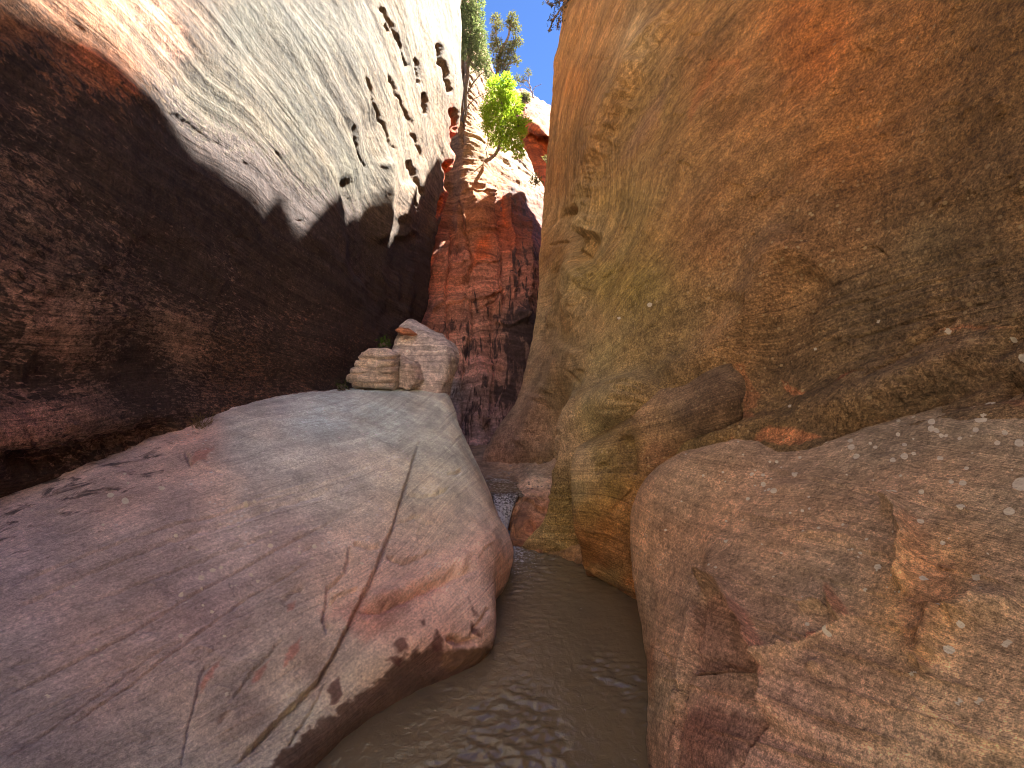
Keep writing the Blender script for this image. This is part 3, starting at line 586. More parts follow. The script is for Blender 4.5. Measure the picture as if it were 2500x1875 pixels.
# water-worn shoulder of the right wall, under the diagonal crease
FR = [ # per column : (x, y, d) from the tucked top down to below the water
 [(1450, 1090, 3.7), (1440, 1120, 3.6), (1440, 1165, 3.6), (1442, 1215, 3.6), (1445, 1290, 3.6), (1450, 1345, 3.6), (1455, 1390, 3.6), (1455, 1440, 3.6)],
 [(1418, 1085, 3.6), (1402, 1116, 3.24), (1392, 1160, 3.16), (1394, 1215, 3.14), (1403, 1290, 3.16), (1417, 1345, 3.24), (1427, 1398, 3.30), (1432, 1450, 3.32)],
 [(1450, 1064, 3.5), (1436, 1098, 3.10), (1424, 1150, 3.02), (1424, 1212, 2.99), (1432, 1290, 3.01), (1444, 1345, 3.08), (1456, 1408, 3.23), (1462, 1465, 3.28)],
 [(1500, 1036, 3.4), (1488, 1070, 2.98), (1478, 1130, 2.88), (1478, 1205, 2.85), (1486, 1290, 2.89), (1496, 1350, 2.98), (1504, 1428, 3.10), (1508, 1490, 3.2)],
 [(1545, 1000, 3.3), (1534, 1034, 2.94), (1528, 1105, 2.90), (1530, 1190, 2.88), (1538, 1290, 2.92), (1545, 1370, 2.95), (1555, 1460, 2.93), (1560, 1520, 3.0)],
 [(1575, 970, 3.2), (1566, 1004, 2.86), (1560, 1070, 2.78), (1564, 1140, 2.78), (1570, 1230, 2.85), (1575, 1330, 2.9), (1580, 1450, 2.9), (1585, 1520, 2.95)],
 [(1630, 925, 3.1), (1618, 962, 2.80), (1618, 1020, 2.67), (1620, 1085, 2.64), (1620, 1180, 2.75), (1620, 1300, 2.85), (1620, 1450, 2.9), (1620, 1520, 2.95)],
 [(1715, 885, 3.0), (1700, 918, 2.70), (1704, 965, 2.55), (1706, 1022, 2.49), (1706, 1110, 2.6), (1706, 1250, 2.75), (1706, 1400, 2.8), (1706, 1500, 2.85)],
 [(1800, 850, 2.8), (1780, 888, 2.58), (1786, 930, 2.46), (1790, 985, 2.40), (1790, 1070, 2.48), (1790, 1200, 2.6), (1790, 1400, 2.7), (1790, 1500, 2.75)],
 [(1860, 840, 2.7), (1850, 880, 2.6), (1850, 930, 2.55), (1850, 990, 2.5), (1850, 1070, 2.55), (1850, 1200, 2.6), (1850, 1400, 2.7), (1850, 1500, 2.75)]]
Fs = Surf(np.array([[P(*q) for q in c] for c in FR]), 2.2, flip=True)
Fs.bed([(0, [(1400, 1280), (1470, 1295), (1540, 1325)]), (-.6, [(1400, 1340), (1480, 1370), (1540, 1400)]), (1, [(1400, 1180), (1500, 1180), (1560, 1200)]), (2, [(1430, 1100), (1520, 1080), (1600, 1060), (1750, 1020)]), (3, [(1600, 980), (1700, 940), (1780, 910)])], .05)
Fs.colours([(1420, 1130, (146, 118, 92)), (1400, 1200, (128, 108, 80)), (1470, 1120, (112, 90, 56)), (1500, 1200, (110, 86, 48)), (1440, 1250, (118, 90, 52)), (1530, 1230, (150, 104, 66)), (1480, 1290, (138, 92, 52)), (1440, 1330, (120, 80, 48)), (1510, 1340, (150, 102, 68)), (1470, 1380, (126, 82, 54)), (1490, 1410, (136, 112, 76)), (1540, 1430, (150, 96, 58)),
            (1540, 1080, (108, 86, 56)), (1600, 1030, (112, 86, 62)), (1580, 1000, (134, 104, 80)), (1690, 1000, (84, 64, 50)), (1650, 960, (104, 82, 66)), (1750, 960, (84, 64, 50)), (1600, 1110, (122, 88, 68)), (1720, 1060, (96, 74, 60)), (1780, 900, (100, 78, 62))], 18., gain=(1.65, 2.0, 1.85))
Fs.field('speck', [(1420, 1130, .6), (1500, 1150, .4), (1600, 1000, .45), (1700, 950, .35), (1500, 1300, .12), (1560, 1100, .5)], 40.)
Fs.field('varn', [(1480, 1150, .3), (1500, 1300, .05), (1420, 1350, .15), (1600, 1050, .25), (1720, 1000, .3)], 40.)
Fs.lamin(10., .004, .6); Fs.rough(2.2, .018, 3); Fs.rough(12., .004, 4)
Fs.blob(1465, 1145, 20, -.03, 10, -.5); Fs.groove([(1455, 1140), (1475, 1132), (1492, 1140)], 4, .02, 4)
Fs.groove([(1412, 1288), (1470, 1300), (1545, 1330)], 3, -.012, 3); Fs.groove([(1530, 1060), (1538, 1110), (1545, 1165)], 9, .05, 5)
Fs.groove([(1545, 1170), (1535, 1205), (1510, 1235), (1490, 1255)], 8, .035, 5); Fs.groove([(1550, 1170), (1515, 1225), (1505, 1245)], 5, -.02, 5)
Fs.step([(1560, 1478), (1510, 1440), (1440, 1395)], .03, 40, 3, 4)
Fs.chips(40, (1400, 950, 1800, 1440), 16, (8, 45), (.003, .012), .1, .6)
Fs.paint([(1440, 1370), (1500, 1395), (1545, 1430), (1560, 1465), (1500, 1420), (1430, 1395)], (150, 128, 88), .7, 5, 6)
Fs.paint([(1430, 1402), (1490, 1420), (1560, 1470), (1560, 1500), (1430, 1430)], (120, 68, 46), .8, 5, 5, wet=.5)
Fs.build('wall_shoulder', M_shoulder, 'olive and orange water worn shoulder of the right wall above the stream bend', 'canyon wall')

# ------------------------------------------------------------------ NEAR RIGHT ROCK : cross sections
ER = [(-6, [(.3, -.4), (.3, 0), (.4, .3), (.55, .6), (.7, .8), (.85, 1.0), (1.0, 1.1), (1.2, 1.2)]),
      (-2, [(.62, -.4), (.6, 0), (.8, .4), (1.05, .75), (1.3, 1.0), (1.5, 1.2), (1.7, 1.35), (2.0, 1.5)]),
      (.9, [(.48, -.4), (.44, 0), (.50, .32), (.74, .68), (1.05, 1.0), (1.35, 1.22), (1.62, 1.38), (2.0, 1.52)]),
      (1.3, [(.52, -.4), (.48, 0), (.54, .32), (.74, .66), (1.03, .96), (1.33, 1.22), (1.62, 1.41), (2.0, 1.56)]),
      (1.63, [(.57, -.4), (.53, 0), (.57, .32), (.75, .66), (1.02, .95), (1.32, 1.2), (1.58, 1.37), (1.95, 1.5)]),
      (2.0, [(.68, -.4), (.66, 0), (.66, .34), (.80, .7), (1.0, .95), (1.25, 1.14), (1.45, 1.23), (1.8, 1.34)]),
      (2.25, [(.76, -.4), (.73, 0), (.69, .38), (.76, .74), (.93, .97), (1.12, 1.15), (1.31, 1.22), (1.65, 1.30)]),
      (2.5, [(.82, -.4), (.79, 0), (.72, .42), (.74, .75), (.84, .94), (1.0, 1.07), (1.16, 1.15), (1.5, 1.24)]),
      (2.72, [(.92, -.4), (.88, 0), (.80, .4), (.79, .68), (.86, .86), (.98, .98), (1.1, 1.06), (1.4, 1.14)]),
      (3.1, [(1.15, -.4), (1.1, 0), (1.05, .4), (1.05, .6), (1.1, .75), (1.2, .85), (1.3, .9), (1.5, .95)])]
E = Surf(np.array([[(x, y, z) for x, z in pr] for y, pr in ER]), 2.3, flip=False)
E.bed([(0, [(1550, 1190), (2000, 1340), (2500, 1480)]), (1, [(1600, 1130), (2000, 1200), (2500, 1310)]), (2, [(1900, 1090), (2200, 1120), (2500, 1170)]), (-1, [(1580, 1350), (1900, 1480), (2500, 1650)]), (-2, [(1600, 1550), (1900, 1650), (2400, 1820)]), (-3, [(1600, 1750), (1900, 1870)])], .05)
E.colours([(1560, 1250, (148, 104, 82)), (1700, 1180, (146, 106, 86)), (1900, 1150, (138, 102, 86)), (2150, 1080, (136, 104, 88)), (2400, 1050, (134, 104, 88)), (2450, 1200, (142, 108, 90)), (2200, 1250, (138, 104, 88)), (1900, 1300, (140, 102, 84)), (1700, 1350, (146, 102, 82)),
           (2030, 1400, (132, 100, 84)), (2250, 1500, (178, 122, 84)), (2300, 1400, (170, 116, 84)), (2450, 1450, (150, 110, 90)), (2450, 1650, (160, 116, 94)), (2300, 1750, (166, 122, 98)), (2100, 1700, (162, 114, 94)), (1900, 1600, (146, 104, 86)), (1750, 1550, (156, 110, 96)), (1700, 1750, (150, 96, 84)),
           (1640, 1700, (146, 112, 94)), (1620, 1500, (144, 104, 86)), (1850, 1830, (164, 116, 104)), (1950, 1750, (160, 112, 98)), (2200, 1850, (170, 126, 104)), (2480, 1850, (160, 118, 94))], 45., gain=(1.75, 2.5, 2.35))
E.field('speck', [(1550, 1250, .5), (1700, 1200, .3), (2100, 1100, .4), (2400, 1200, .3), (1600, 1400, .5), (1900, 1500, .2), (2200, 1700, .35), (1700, 1700, .1), (2450, 1700, .25)], 50.)
E.field('varn', [(1700, 1200, .05), (2200, 1100, .18), (2450, 1100, .2), (2000, 1350, .2), (2400, 1420, .3), (2450, 1330, .2), (2250, 1500, 0), (1650, 1500, .2), (1700, 1800, .25), (1950, 1600, .15), (2200, 1750, 0), (2400, 1800, .1)], 40.)
E.lamin(9., .003, .7); E.lamin(30., .0018, .9); E.rough(1.6, .014, 3); E.rough(14., .005, 4)
# plucked blocks and scoops
SC1 = [(1715, 1445), (1760, 1440), (1800, 1460), (1825, 1500), (1850, 1545), (1880, 1590), (1895, 1650), (1900, 1700), (1890, 1740), (1870, 1775)]
E.step(SC1[::-1], -.07, 90, 1.6, 4)
E.groove(SC1[:7], 6, .06, 5)
E.groove([(1900, 1690), (1880, 1760), (1835, 1820), (1795, 1890)], 4, -.015, 6)
for q in range(16):
    x0 = 1570+(q*137) % 300; y0 = 1180+q*42; E.groove([(x0, y0), (x0+260+20*(q % 4), y0+88), (x0+560+60*(q % 3), y0+185)], 1.8, .004+.002*(q % 3), 3)
E.groove([(1720, 1450), (1715, 1520), (1690, 1600), (1670, 1700), (1655, 1800), (1650, 1890)], 7, -.035, 4)
E.groove([(1700, 1480), (1690, 1560), (1670, 1640), (1650, 1750)], 14, .03, 5)
E.step([(1885, 1635), (1840, 1648), (1780, 1640), (1685, 1648)], .05, 40, 3, 4); E.groove([(1685, 1640), (1780, 1634), (1840, 1645), (1885, 1630)], 5, .04, 4)
E.groove([(2150, 1235), (2200, 1245), (2222, 1300), (2232, 1350), (2215, 1410), (2205, 1450)], 20, .045, 6); E.step([(2205, 1460), (2225, 1400), (2232, 1340), (2215, 1280), (2190, 1245), (2150, 1235)], -.02, 40, 3, 5)
E.groove([(2300, 1480), (2280, 1560), (2270, 1620)], 30, .03, 8); E.groove([(2320, 1520), (2400, 1480), (2500, 1490)], 30, .03, 8)
E.groove([(2035, 1440), (2045, 1475), (2060, 1510), (2075, 1530)], 9, .035, 4); E.groove([(1975, 1505), (2010, 1500), (2040, 1498)], 7, .035, 4); E.groove([(2075, 1530), (2040, 1555), (1990, 1590), (1940, 1620)], 5, .02, 6)
E.groove([(1900, 1660), (1940, 1630), (1960, 1610)], 9, .04, 5); E.blob(1925, 1655, 22, -.03); E.blob(2015, 1645, 20, -.03, 14)
E.blob(1930, 1195, 30, -.02, 14); E.groove([(1945, 1320), (2010, 1305), (2070, 1310), (2100, 1330)], 7, .012, 6)
E.groove([(1780, 1115), (1950, 1160), (2200, 1220), (2450, 1260)], 4, .008, 4); E.groove([(2230, 1600), (2250, 1620), (2275, 1650)], 6, .02, 5)
E.groove([(2220, 1690), (2300, 1760), (2400, 1810), (2500, 1850)], 4, .008, 6); E.groove([(1600, 1560), (1650, 1640), (1665, 1700)], 5, -.012, 5)
E.chips(90, (1580, 1060, 2500, 1870), 11, (10, 40), (.001, .004), .4, .6)
E.paint([(2225, 1270), (2270, 1290), (2280, 1360), (2340, 1390), (2330, 1470), (2290, 1560), (2270, 1620), (2220, 1590), (2190, 1500), (2225, 1430), (2240, 1350)], (186, 140, 104), .6, 20, 16, varn=0)
E.paint([(2040, 1450), (2060, 1470), (2085, 1510), (2070, 1525), (2050, 1500)], (176, 124, 96), .7, 5, 5)
E.paint([(1830, 1500), (1855, 1520), (1900, 1600), (1910, 1680), (1895, 1700), (1885, 1640), (1860, 1580)], (186, 130, 108), .6, 6, 6)
E.paint([(1680, 1740), (1720, 1730), (1800, 1740), (1890, 1760), (1840, 1830), (1760, 1890), (1660, 1890), (1660, 1800)], (112, 70, 62), .55, 14, 12)
E.paint([(1700, 1480), (1780, 1450), (1830, 1520), (1880, 1620), (1690, 1640)], (160, 118, 102), .5, 10, 8)
E.paint([(1986, 1560), (2008, 1556), (2018, 1572), (2000, 1585), (1986, 1578)], (190, 124, 98), .8, 3, 3)
E.paint([(1565, 1600), (1600, 1560), (1600, 1640), (1590, 1720)], (150, 108, 72), .6, 8, 8, wet=.4)
LP = [(2393, 1016, 15), (2415, 985, 9), (2437, 988, 12), (2275, 1031, 8), (2273, 1047, 8), (2286, 1052, 6), (2230, 1018, 5), (2296, 1060, 5), (2307, 1060, 5), (2341, 1067, 6), (2381, 1047, 7), (2450, 1050, 7), (2430, 1075, 7), (2483, 1074, 11), (2194, 1028, 5), (2076, 1076, 6), (2079, 1092, 8), (2091, 1114, 8), (2137, 1092, 5), (2125, 1082, 4),
      (2209, 1115, 8), (2231, 1108, 5), (2180, 1124, 7), (2208, 1084, 6), (2192, 1060, 5), (2294, 1117, 7), (1943, 1158, 7), (1865, 1184, 6), (1895, 1126, 4), (1836, 1158, 5), (1863, 1160, 5), (1953, 1117, 4), (1894, 1204, 8), (1880, 1199, 5), (1828, 1220, 5), (2188, 1213, 9), (2252, 1203, 7), (2490, 1178, 20), (2462, 1248, 12), (2348, 1240, 9), (2358, 1140, 6), (2322, 1176, 6), (2350, 1178, 8), (2200, 1162, 4), (1964, 1253, 4),
      (1970, 1485, 7), (1990, 1542, 5), (2033, 1552, 9), (2038, 1563, 6), (1933, 1625, 5), (2257, 1283, 7), (2306, 1331, 6), (2390, 1415, 11), (2357, 1537, 8), (2466, 1577, 11), (2325, 1594, 12), (2234, 1648, 9), (2292, 1480, 6), (2262, 1421, 7), (2119, 1446, 5), (2146, 1387, 8), (1786, 1334, 5), (2003, 1293, 4), (2060, 1283, 4), (1971, 1308, 4), (2340, 1714, 9), (2395, 1716, 12), (2120, 1320, 4), (2084, 1345, 4), (2075, 1346, 3), (2105, 1355, 4)]
lichens(E, LP+[(rr.uniform(1600, 2500), rr.uniform(1020, 1500), rr.uniform(2, 3.5)) for _ in range(60)])
M_near = rock_mat('rose_brown_sandstone', fine=34., stripe=.13, low=.8, grain=.27, mott=.11, bump=.014, varn_col=(.07, .055, .045), speck_col=(.5, .36, .26), patch_scale=10., dark_lines=.3)
E.build('rock_slab_right', M_near, 'rose brown lichen spotted bedrock shoulder at the foot of the right wall', 'rock slab')

# ------------------------------------------------------------------ INNER WALL closing the canyon behind (faces us)
XS = [900, 985, 1040, 1075, 1105, 1128, 1155, 1178, 1192, 1204, 1230, 1262, 1295, 1322, 1345, 1420]
DOF = [.2, .05, -.02, -.05, .0, .12, .05, .05, .18, .3, .3, .32, .5, .8, 1.3, 2.2]
RYS = [(1230, 7.2), (1120, 7.4), (1000, 7.8), (900, 8.2), (800, 8.6), (700, 9.0), (600, 9.4), (500, 9.8), (420, 10.2), (340, 10.7), (260, 11.2), (180, 11.8), (100, 12.4)]
TOPY = [-150, -150, -150, -150, -130, -110, -40, 85, 140, 205, 268, 326, 396, 452, 490, 550]
cp = []
for k, (yy, dd) in enumerate(RYS):
    row = []
    for x, of, ty in zip(XS, DOF, TOPY):
        f = (1230-yy)/(1230-100.)
        y = yy if f < .35 else 1230-(1230-ty)*f if False else 834.5-(834.5-ty)*(f-.35)/.65
        d = dd+of*(.6+.4*f)
        if x < 1120 and f > .5: d += .4
        row.append(P(x, y, d))
    cp.append(row)
last = cp[-1]
cp.append([(x, y+.6, z+.02) for x, y, z in last]); cp.append([(x-.3, y+3., z-.3) for x, y, z in last])
I = Surf(np.array(cp), 2.3, flip=True)
I.attr['bed'] = I.V[:, 2]*1.0+.12*fbm(I.V*1.1, 3)+.25*np.sin(I.px[:, 0]/26.)*sst(420, 250, I.px[:, 1])
I.colours([(1060, 560, (196, 110, 78)), (1040, 700, (186, 104, 82)), (1060, 800, (186, 112, 92)), (1100, 650, (184, 108, 86)), (1150, 640, (180, 110, 88)), (1140, 150, (214, 178, 146)), (1150, 350, (216, 172, 134)), (1160, 450, (222, 168, 122)), (1150, 540, (206, 140, 98)), (1195, 430, (206, 150, 110)),
           (1215, 440, (210, 136, 96)), (1240, 380, (220, 196, 166)), (1290, 420, (214, 188, 156)), (1215, 300, (214, 180, 146)), (1240, 260, (204, 140, 100)), (1250, 500, (140, 88, 84)), (1280, 560, (150, 92, 84)), (1240, 600, (178, 92, 68)), (1220, 560, (196, 96, 60)), (1300, 620, (140, 96, 90)), (1280, 700, (150, 94, 82)),
           (1200, 700, (172, 102, 84)), (1180, 800, (150, 98, 84)), (1240, 800, (110, 80, 72)), (1280, 800, (96, 74, 68)), (1130, 900, (160, 112, 104)), (1180, 900, (160, 106, 98)), (1150, 1000, (148, 108, 104)), (1210, 1000, (130, 92, 90)), (1260, 900, (90, 66, 62)), (1180, 1080, (150, 112, 112)), (1110, 860, (172, 120, 106)), (1100, 960, (150, 130, 124))], 25., gain=(.62, .60, .53))
I.col *= (1+np.array([[2.0, 3.0, 3.4]])*sst(520, 760, I.px[:, 1])[:, None])  # shaded lower part brightened in the colour to make up for weak light
I.field('varn', [(1060, 560, .05), (1100, 700, .15), (1150, 300, 0), (1150, 500, .05), (1260, 480, .55), (1240, 520, .4), (1300, 600, .45), (1215, 560, .1), (1250, 650, .5), (1290, 700, .4), (1200, 700, .3), (1150, 680, .3), (1090, 800, .5), (1060, 770, .1), (1180, 780, .35), (1250, 850, .7), (1290, 800, .75), (1130, 950, .45), (1180, 920, .3), (1240, 950, .6), (1150, 1060, .4), (1280, 400, .02), (1230, 300, 0)], 25.)
I.attr['varn'] = np.clip(I.attr['varn']+.10*fbm(I.V*2., 3), 0, 1)
I.lamin(7., .03, .4, sst(560, 420, I.px[:, 1])+.35); I.lamin(18., .014, .6); I.rough(.8, .08, 3); I.rough(5., .022, 4)
for pl, wd, dp in (([(1125, 0), (1128, 150), (1129, 300), (1122, 380)], 7, .5), ([(1200, 430), (1195, 520), (1206, 600), (1215, 700), (1230, 760)], 9, .4), ([(1119, 490), (1132, 560), (1146, 620), (1152, 660)], 7, .45), ([(1106, 560), (1098, 640), (1088, 720), (1090, 800), (1095, 900)], 6, .25),
                   ([(1065, 560), (1050, 640), (1040, 720)], 6, .2), ([(1190, 300), (1200, 360), (1193, 400)], 8, .3), ([(1225, 470), (1232, 560), (1250, 640)], 6, .2), ([(1140, 700), (1150, 800), (1130, 880), (1120, 960), (1130, 1060)], 9, .25), ([(1255, 620), (1258, 680), (1250, 740)], 12, .3),
                   ([(1200, 880), (1195, 960), (1190, 1040), (1205, 1080)], 8, .3), ([(1160, 760), (1200, 740), (1230, 720)], 6, .15), ([(1230, 720), (1260, 760), (1290, 790)], 10, -.2), ([(1170, 860), (1175, 960), (1160, 1060)], 16, -.2), ([(1100, 700), (1160, 690), (1220, 685)], 3, .08), ([(1060, 760), (1100, 740), (1130, 720)], 4, .08),
                   ([(1225, 890), (1215, 950), (1200, 1000)], 16, .25), ([(1170, 470), (1185, 490), (1200, 486)], 5, .15), ([(1220, 380), (1240, 400), (1250, 420)], 6, .15), ([(1116, 600), (1116, 640)], 5, .25), ([(1080, 590), (1060, 680)], 14, -.15), ([(1128, 430), (1150, 480), (1175, 560)], 16, -.25)):
    I.groove(pl, wd*.6, dp*.35, 5)
for pl, h, dc in (([(1196, 420), (1194, 520), (1206, 600), (1214, 700), (1228, 770)], .30, 26), ([(1098, 560), (1094, 640), (1086, 720), (1090, 810), (1096, 900)], .16, 22), ([(1135, 520), (1146, 620), (1152, 660), (1148, 700)], .22, 26), ([(1052, 560), (1046, 640), (1036, 720)], .12, 20),
                  ([(1142, 700), (1150, 800), (1132, 880), (1122, 960), (1130, 1060)], .16, 30), ([(1202, 880), (1196, 960), (1190, 1040)], .2, 26), ([(1240, 460), (1244, 560), (1262, 660), (1256, 740)], .2, 30), ([(1290, 520), (1294, 620), (1290, 720), (1280, 800)], .16, 26), ([(1170, 300), (1178, 380), (1172, 470)], .12, 24)):
    I.step(pl, h, dc, 1.6, 5)
for pl, h, dc in (([(1225, 720), (1160, 735), (1100, 742), (1050, 765)], .12, 20), ([(1240, 560), (1180, 566), (1120, 572)], .06, 14), ([(1230, 640), (1160, 652), (1090, 655)], .06, 14), ([(1290, 780), (1250, 800), (1200, 790)], .14, 22), ([(1215, 480), (1150, 470), (1100, 476)], .06, 12)):
    I.step(pl, h, dc, 1.6, 5)
I.paint([(1160, 590), (1185, 580), (1180, 640), (1150, 660)], (214, 104, 44), .7, 8, 6)
I.paint([(1218, 440), (1226, 480), (1235, 560), (1225, 560), (1215, 490)], (216, 104, 50), .7, 6, 4)
M_inner = rock_mat('red_sandstone', fine=16., stripe=.25, low=.6, grain=.2, bump=.03, varn_col=(.05, .032, .032), flake=(.34, .17, .12), speck_col=(.4, .3, .25), patch_scale=7., dark_lines=.5, vert=True)
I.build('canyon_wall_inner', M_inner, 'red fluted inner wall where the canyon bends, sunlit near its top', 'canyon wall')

# added unseen wall behind the camera, leaned back to bounce sunlight forward
BC = [(-8, -.3), (-5.0, .1), (-4.4, 1.0), (-4.4, 2.4), (-4.9, 4.2), (-6.0, 6.5), (-7.8, 9.), (-10.5, 12.), (-14, 14.)]
K = Surf(np.array([[(x, y-abs(x)*.12+.3*math.sin(x*1.3+z), z) for x in np.linspace(-9, 9, 9)] for y, z in BC]), 3.0, flip=True)
K.attr['bed'] = K.V[:, 2]; K.col[:] = S2L((210, 188, 162))[None]; K.rough(.6, .25, 4); K.lamin(6., .04, .4)
K.build('bounce_wall_behind', M_inner, 'unseen pale orange wall added behind the camera to bounce sunlight', 'canyon wall')

# far dome
cp = []
for k, (yy, dd) in enumerate([(640, 23), (480, 21.5), (400, 21), (330, 20.2), (290, 19.6), (266, 20.6), (250, 22.), (236, 24.5), (224, 27), (220, 31)]):
    row = []
    for j, x in enumerate((1130, 1200, 1245, 1280, 1310, 1340, 1380, 1440)):
        yo = max(0, x-1270)*(.62 if k > 3 else .1) if x > 1270 else (1270-x)*.0
        row.append(P(x, yy+yo, dd+abs(x-1300)*.012))
    cp.append(row)
H = Surf(np.array(cp), 2.3, flip=True)
H.attr['bed'] = H.V[:, 2]*.9+.2*fbm(H.V*.6, 3)
H.colours([(1300, 235, (140, 92, 72)), (1280, 225, (140, 92, 72)), (1320, 262, (146, 96, 74)), (1300, 330, (232, 120, 56)), (1320, 400, (226, 110, 50))], 20., gain=(.8, .75, .7))  # sunlit top darkened, shaded face given its bounced orange glow in the colour
H.field('varn', [(1300, 240, .3), (1300, 330, .1), (1320, 420, .2)], 20.)
H.lamin(4., .14, .3, sst(320, 280, H.px[:, 1])+.15, True); H.rough(.7, .2, 4); H.groove([(1290, 325), (1310, 340), (1345, 345)], 6, .3, 6)
H.build('sandstone_dome', M_inner, 'orange layered sandstone dome beyond the canyon, under the sky', 'hill')

# ------------------------------------------------------------------ STREAM BED and ledge under the waterfall : Z(X, Y)
GX = [-1.6, -.7, -.35, -.17, -.06, .03, .12, .24, .38, .55, .9]
GZ = [(-6, [-.5]*11), (2.6, [-.5]*11), (3.5, [-.5]*8+[-.2, 0, .1]),
      (3.75, [-.4, -.4, -.4, -.4, -.35, -.15, -.05, .03, .07, .15, .3]), (3.92, [-.3, -.3, -.3, -.3, -.22, .02, .055, .09, .13, .2, .3]),
      (4.08, [-.1, -.1, -.25, -.3, -.2, .05, .105, .14, .2, .3, .4]), (4.25, [.1, .05, -.2, -.3, -.12, .08, .155, .19, .27, .35, .4]),
      (4.36, [.3, .28, .0, -.22, .0, .13, .19, .225, .29, .36, .4]), (4.44, [.34, .33, .30, .24, .25, .25, .225, .25, .31, .4, .45]),
      (4.6, [.34, .32, .28, .25, .25, .25, .28, .30, .36, .42, .5]), (4.8, [.32, .3, .26, .25, .25, .27, .34, .38, .40, .45, .5]),
      (5.1, [.3, .3, .28, .27, .27, .30, .36, .40, .42, .5, .6]), (5.4, [.32, .34, .34, .33, .35, .36, .38, .42, .5, .6, .7]), (5.8, [.34, .36, .4, .4, .4, .42, .46, .5, .6, .7, .8]), (7.5, [.4]*11)]
G = Surf(np.array([[(x, y, z) for x, z in zip(GX, zs)] for y, zs in GZ]), 2.0, flip=True)
G.attr['bed'] = G.V[:, 2]*2.+.3*G.V[:, 1]+.2*fbm(G.V*2, 3)
G.colours([(1210, 1160, (130, 100, 88)), (1260, 1180, (150, 116, 104)), (1310, 1170, (164, 136, 124)), (1300, 1210, (176, 130, 114)), (1320, 1240, (190, 130, 104)), (1300, 1290, (176, 106, 78)), (1260, 1310, (150, 96, 66)), (1290, 1330, (170, 116, 90)), (1350, 1340, (160, 124, 90)), (1225, 1200, (110, 80, 70)), (1200, 1400, (90, 70, 56))], 15., gain=(1.35, 1.7, 1.55))
FILM = [(.27, 4.66, .350), (.215, 4.50, .305), (.165, 4.36, .250), (.14, 4.22, .19), (.075, 4.12, .145), (.055, 4.02, .095), (.03, 3.94, .055)]
fl = hermite(np.array(FILM), 0, [8]*6)
dd = np.hypot(G.V[:, None, 0]-fl[None, :, 0], G.V[:, None, 1]-fl[None, :, 1]); nn = dd.argmin(1); wt = sst(.11, .06, dd.min(1))
G.V[:, 2] = G.V[:, 2]*(1-wt)+(fl[nn, 2]-.006)*wt; fkeep = 1-wt
G.rough(4., .025, 4, fkeep); G.rough(14., .012, 4, fkeep)
G.groove([(1262, 1230), (1250, 1260), (1238, 1290)], 7, -.03, 3)
G.groove([(1295, 1272), (1305, 1290), (1320, 1300)], 4, .04, 3)
G.groove([(1232, 1205), (1262, 1180), (1300, 1150)], 5, .03, 4); G.groove([(1290, 1195), (1320, 1170), (1345, 1160)], 5, .03, 4); G.step([(1340, 1245), (1300, 1238), (1265, 1228)], .05, 25, 2, 4); G.groove([(1270, 1215), (1300, 1222), (1335, 1222)], 4, .02, 4)
G.paint([(1243, 1310), (1252, 1270), (1280, 1235), (1300, 1225), (1285, 1265), (1268, 1300)], (150, 110, 90), .5, 8, 8, wet=.8)
G.paint([(1185, 1170), (1265, 1160), (1262, 1215), (1190, 1225)], (104, 78, 66), .6, 6, 4, wet=.8)
G.build('stream_bed', rock_mat('wet_red_ledge_rock', fine=10., stripe=.22, low=1.5, grain=.2, bump=.008, patch_scale=20.), 'pinkish ledge rock of the stream bed beside the little waterfall', 'stream bed')

# ------------------------------------------------------------------ WATER
def water_mat(name, base, foam=0.):
    T = NT(name); tc = T.n('ShaderNodeTexCoord').outputs['Object']
    b = T.n('ShaderNodeBsdfPrincipled'); b.inputs['Roughness'].default_value = .04; b.inputs['IOR'].default_value = 1.33
    b.inputs['Specular IOR Level'].default_value = 1.0
    n = T.noise(tc, 3., 4.); c = T.mix(n, tuple(x*.85 for x in base)+(1,), tuple(x*1.15 for x in base)+(1,))
    fo = T.attr('foam').outputs['Fac']
    sep = T.n('ShaderNodeSeparateXYZ'); T.l(tc, sep.inputs[0])
    fn = T.noise(T.vec(T.math('MULTIPLY', sep.outputs[0], 1.), T.math('MULTIPLY', sep.outputs[1], 1.8), sep.outputs[2]), 42., 5., .7, 1.)
    fm = T.math('MULTIPLY', T.ramp(T.math('ADD', fn, T.math('MULTIPLY', fo, .38)), .66, .80), .85)
    c = T.mix(fm, c, (.62, .62, .64, 1)); T.l(c, b.inputs['Base Color'])
    T.l(T.math('ADD', T.math('MULTIPLY', fm, .5), .04), b.inputs['Roughness'])
    h = T.math('ADD', T.noise(tc, 22., 4., .55, .8), T.math('MULTIPLY', T.noise(tc, 80., 2.), .2))
    bp = T.n('ShaderNodeBump'); bp.inputs['Strength'].default_value = 1.; bp.inputs['Distance'].default_value = .004
    T.l(h, bp.inputs['Height']); T.l(bp.outputs[0], b.inputs['Normal']); T.l(b.outputs[0], T.out.inputs[0])
    return T.m
M_water = water_mat('muddy_water', (.15, .12, .07))
ys = np.concatenate([np.linspace(-6, 1.3, 40), np.linspace(1.32, 2.6, 190), np.linspace(2.61, 4.3, 190)]); xs = np.linspace(-1.1, 1.1, 260)
gy, gx = np.meshgrid(ys, xs, indexing='ij'); V = np.stack([gx, gy, np.zeros_like(gx)], -1).reshape(-1, 3)
patch = sst(-.1, .45, fbm(np.c_[V[:, 0]*2.2, V[:, 1]*1.5, V[:, 2]+4], 2))
turb = sst(2.6, 4.0, V[:, 1])
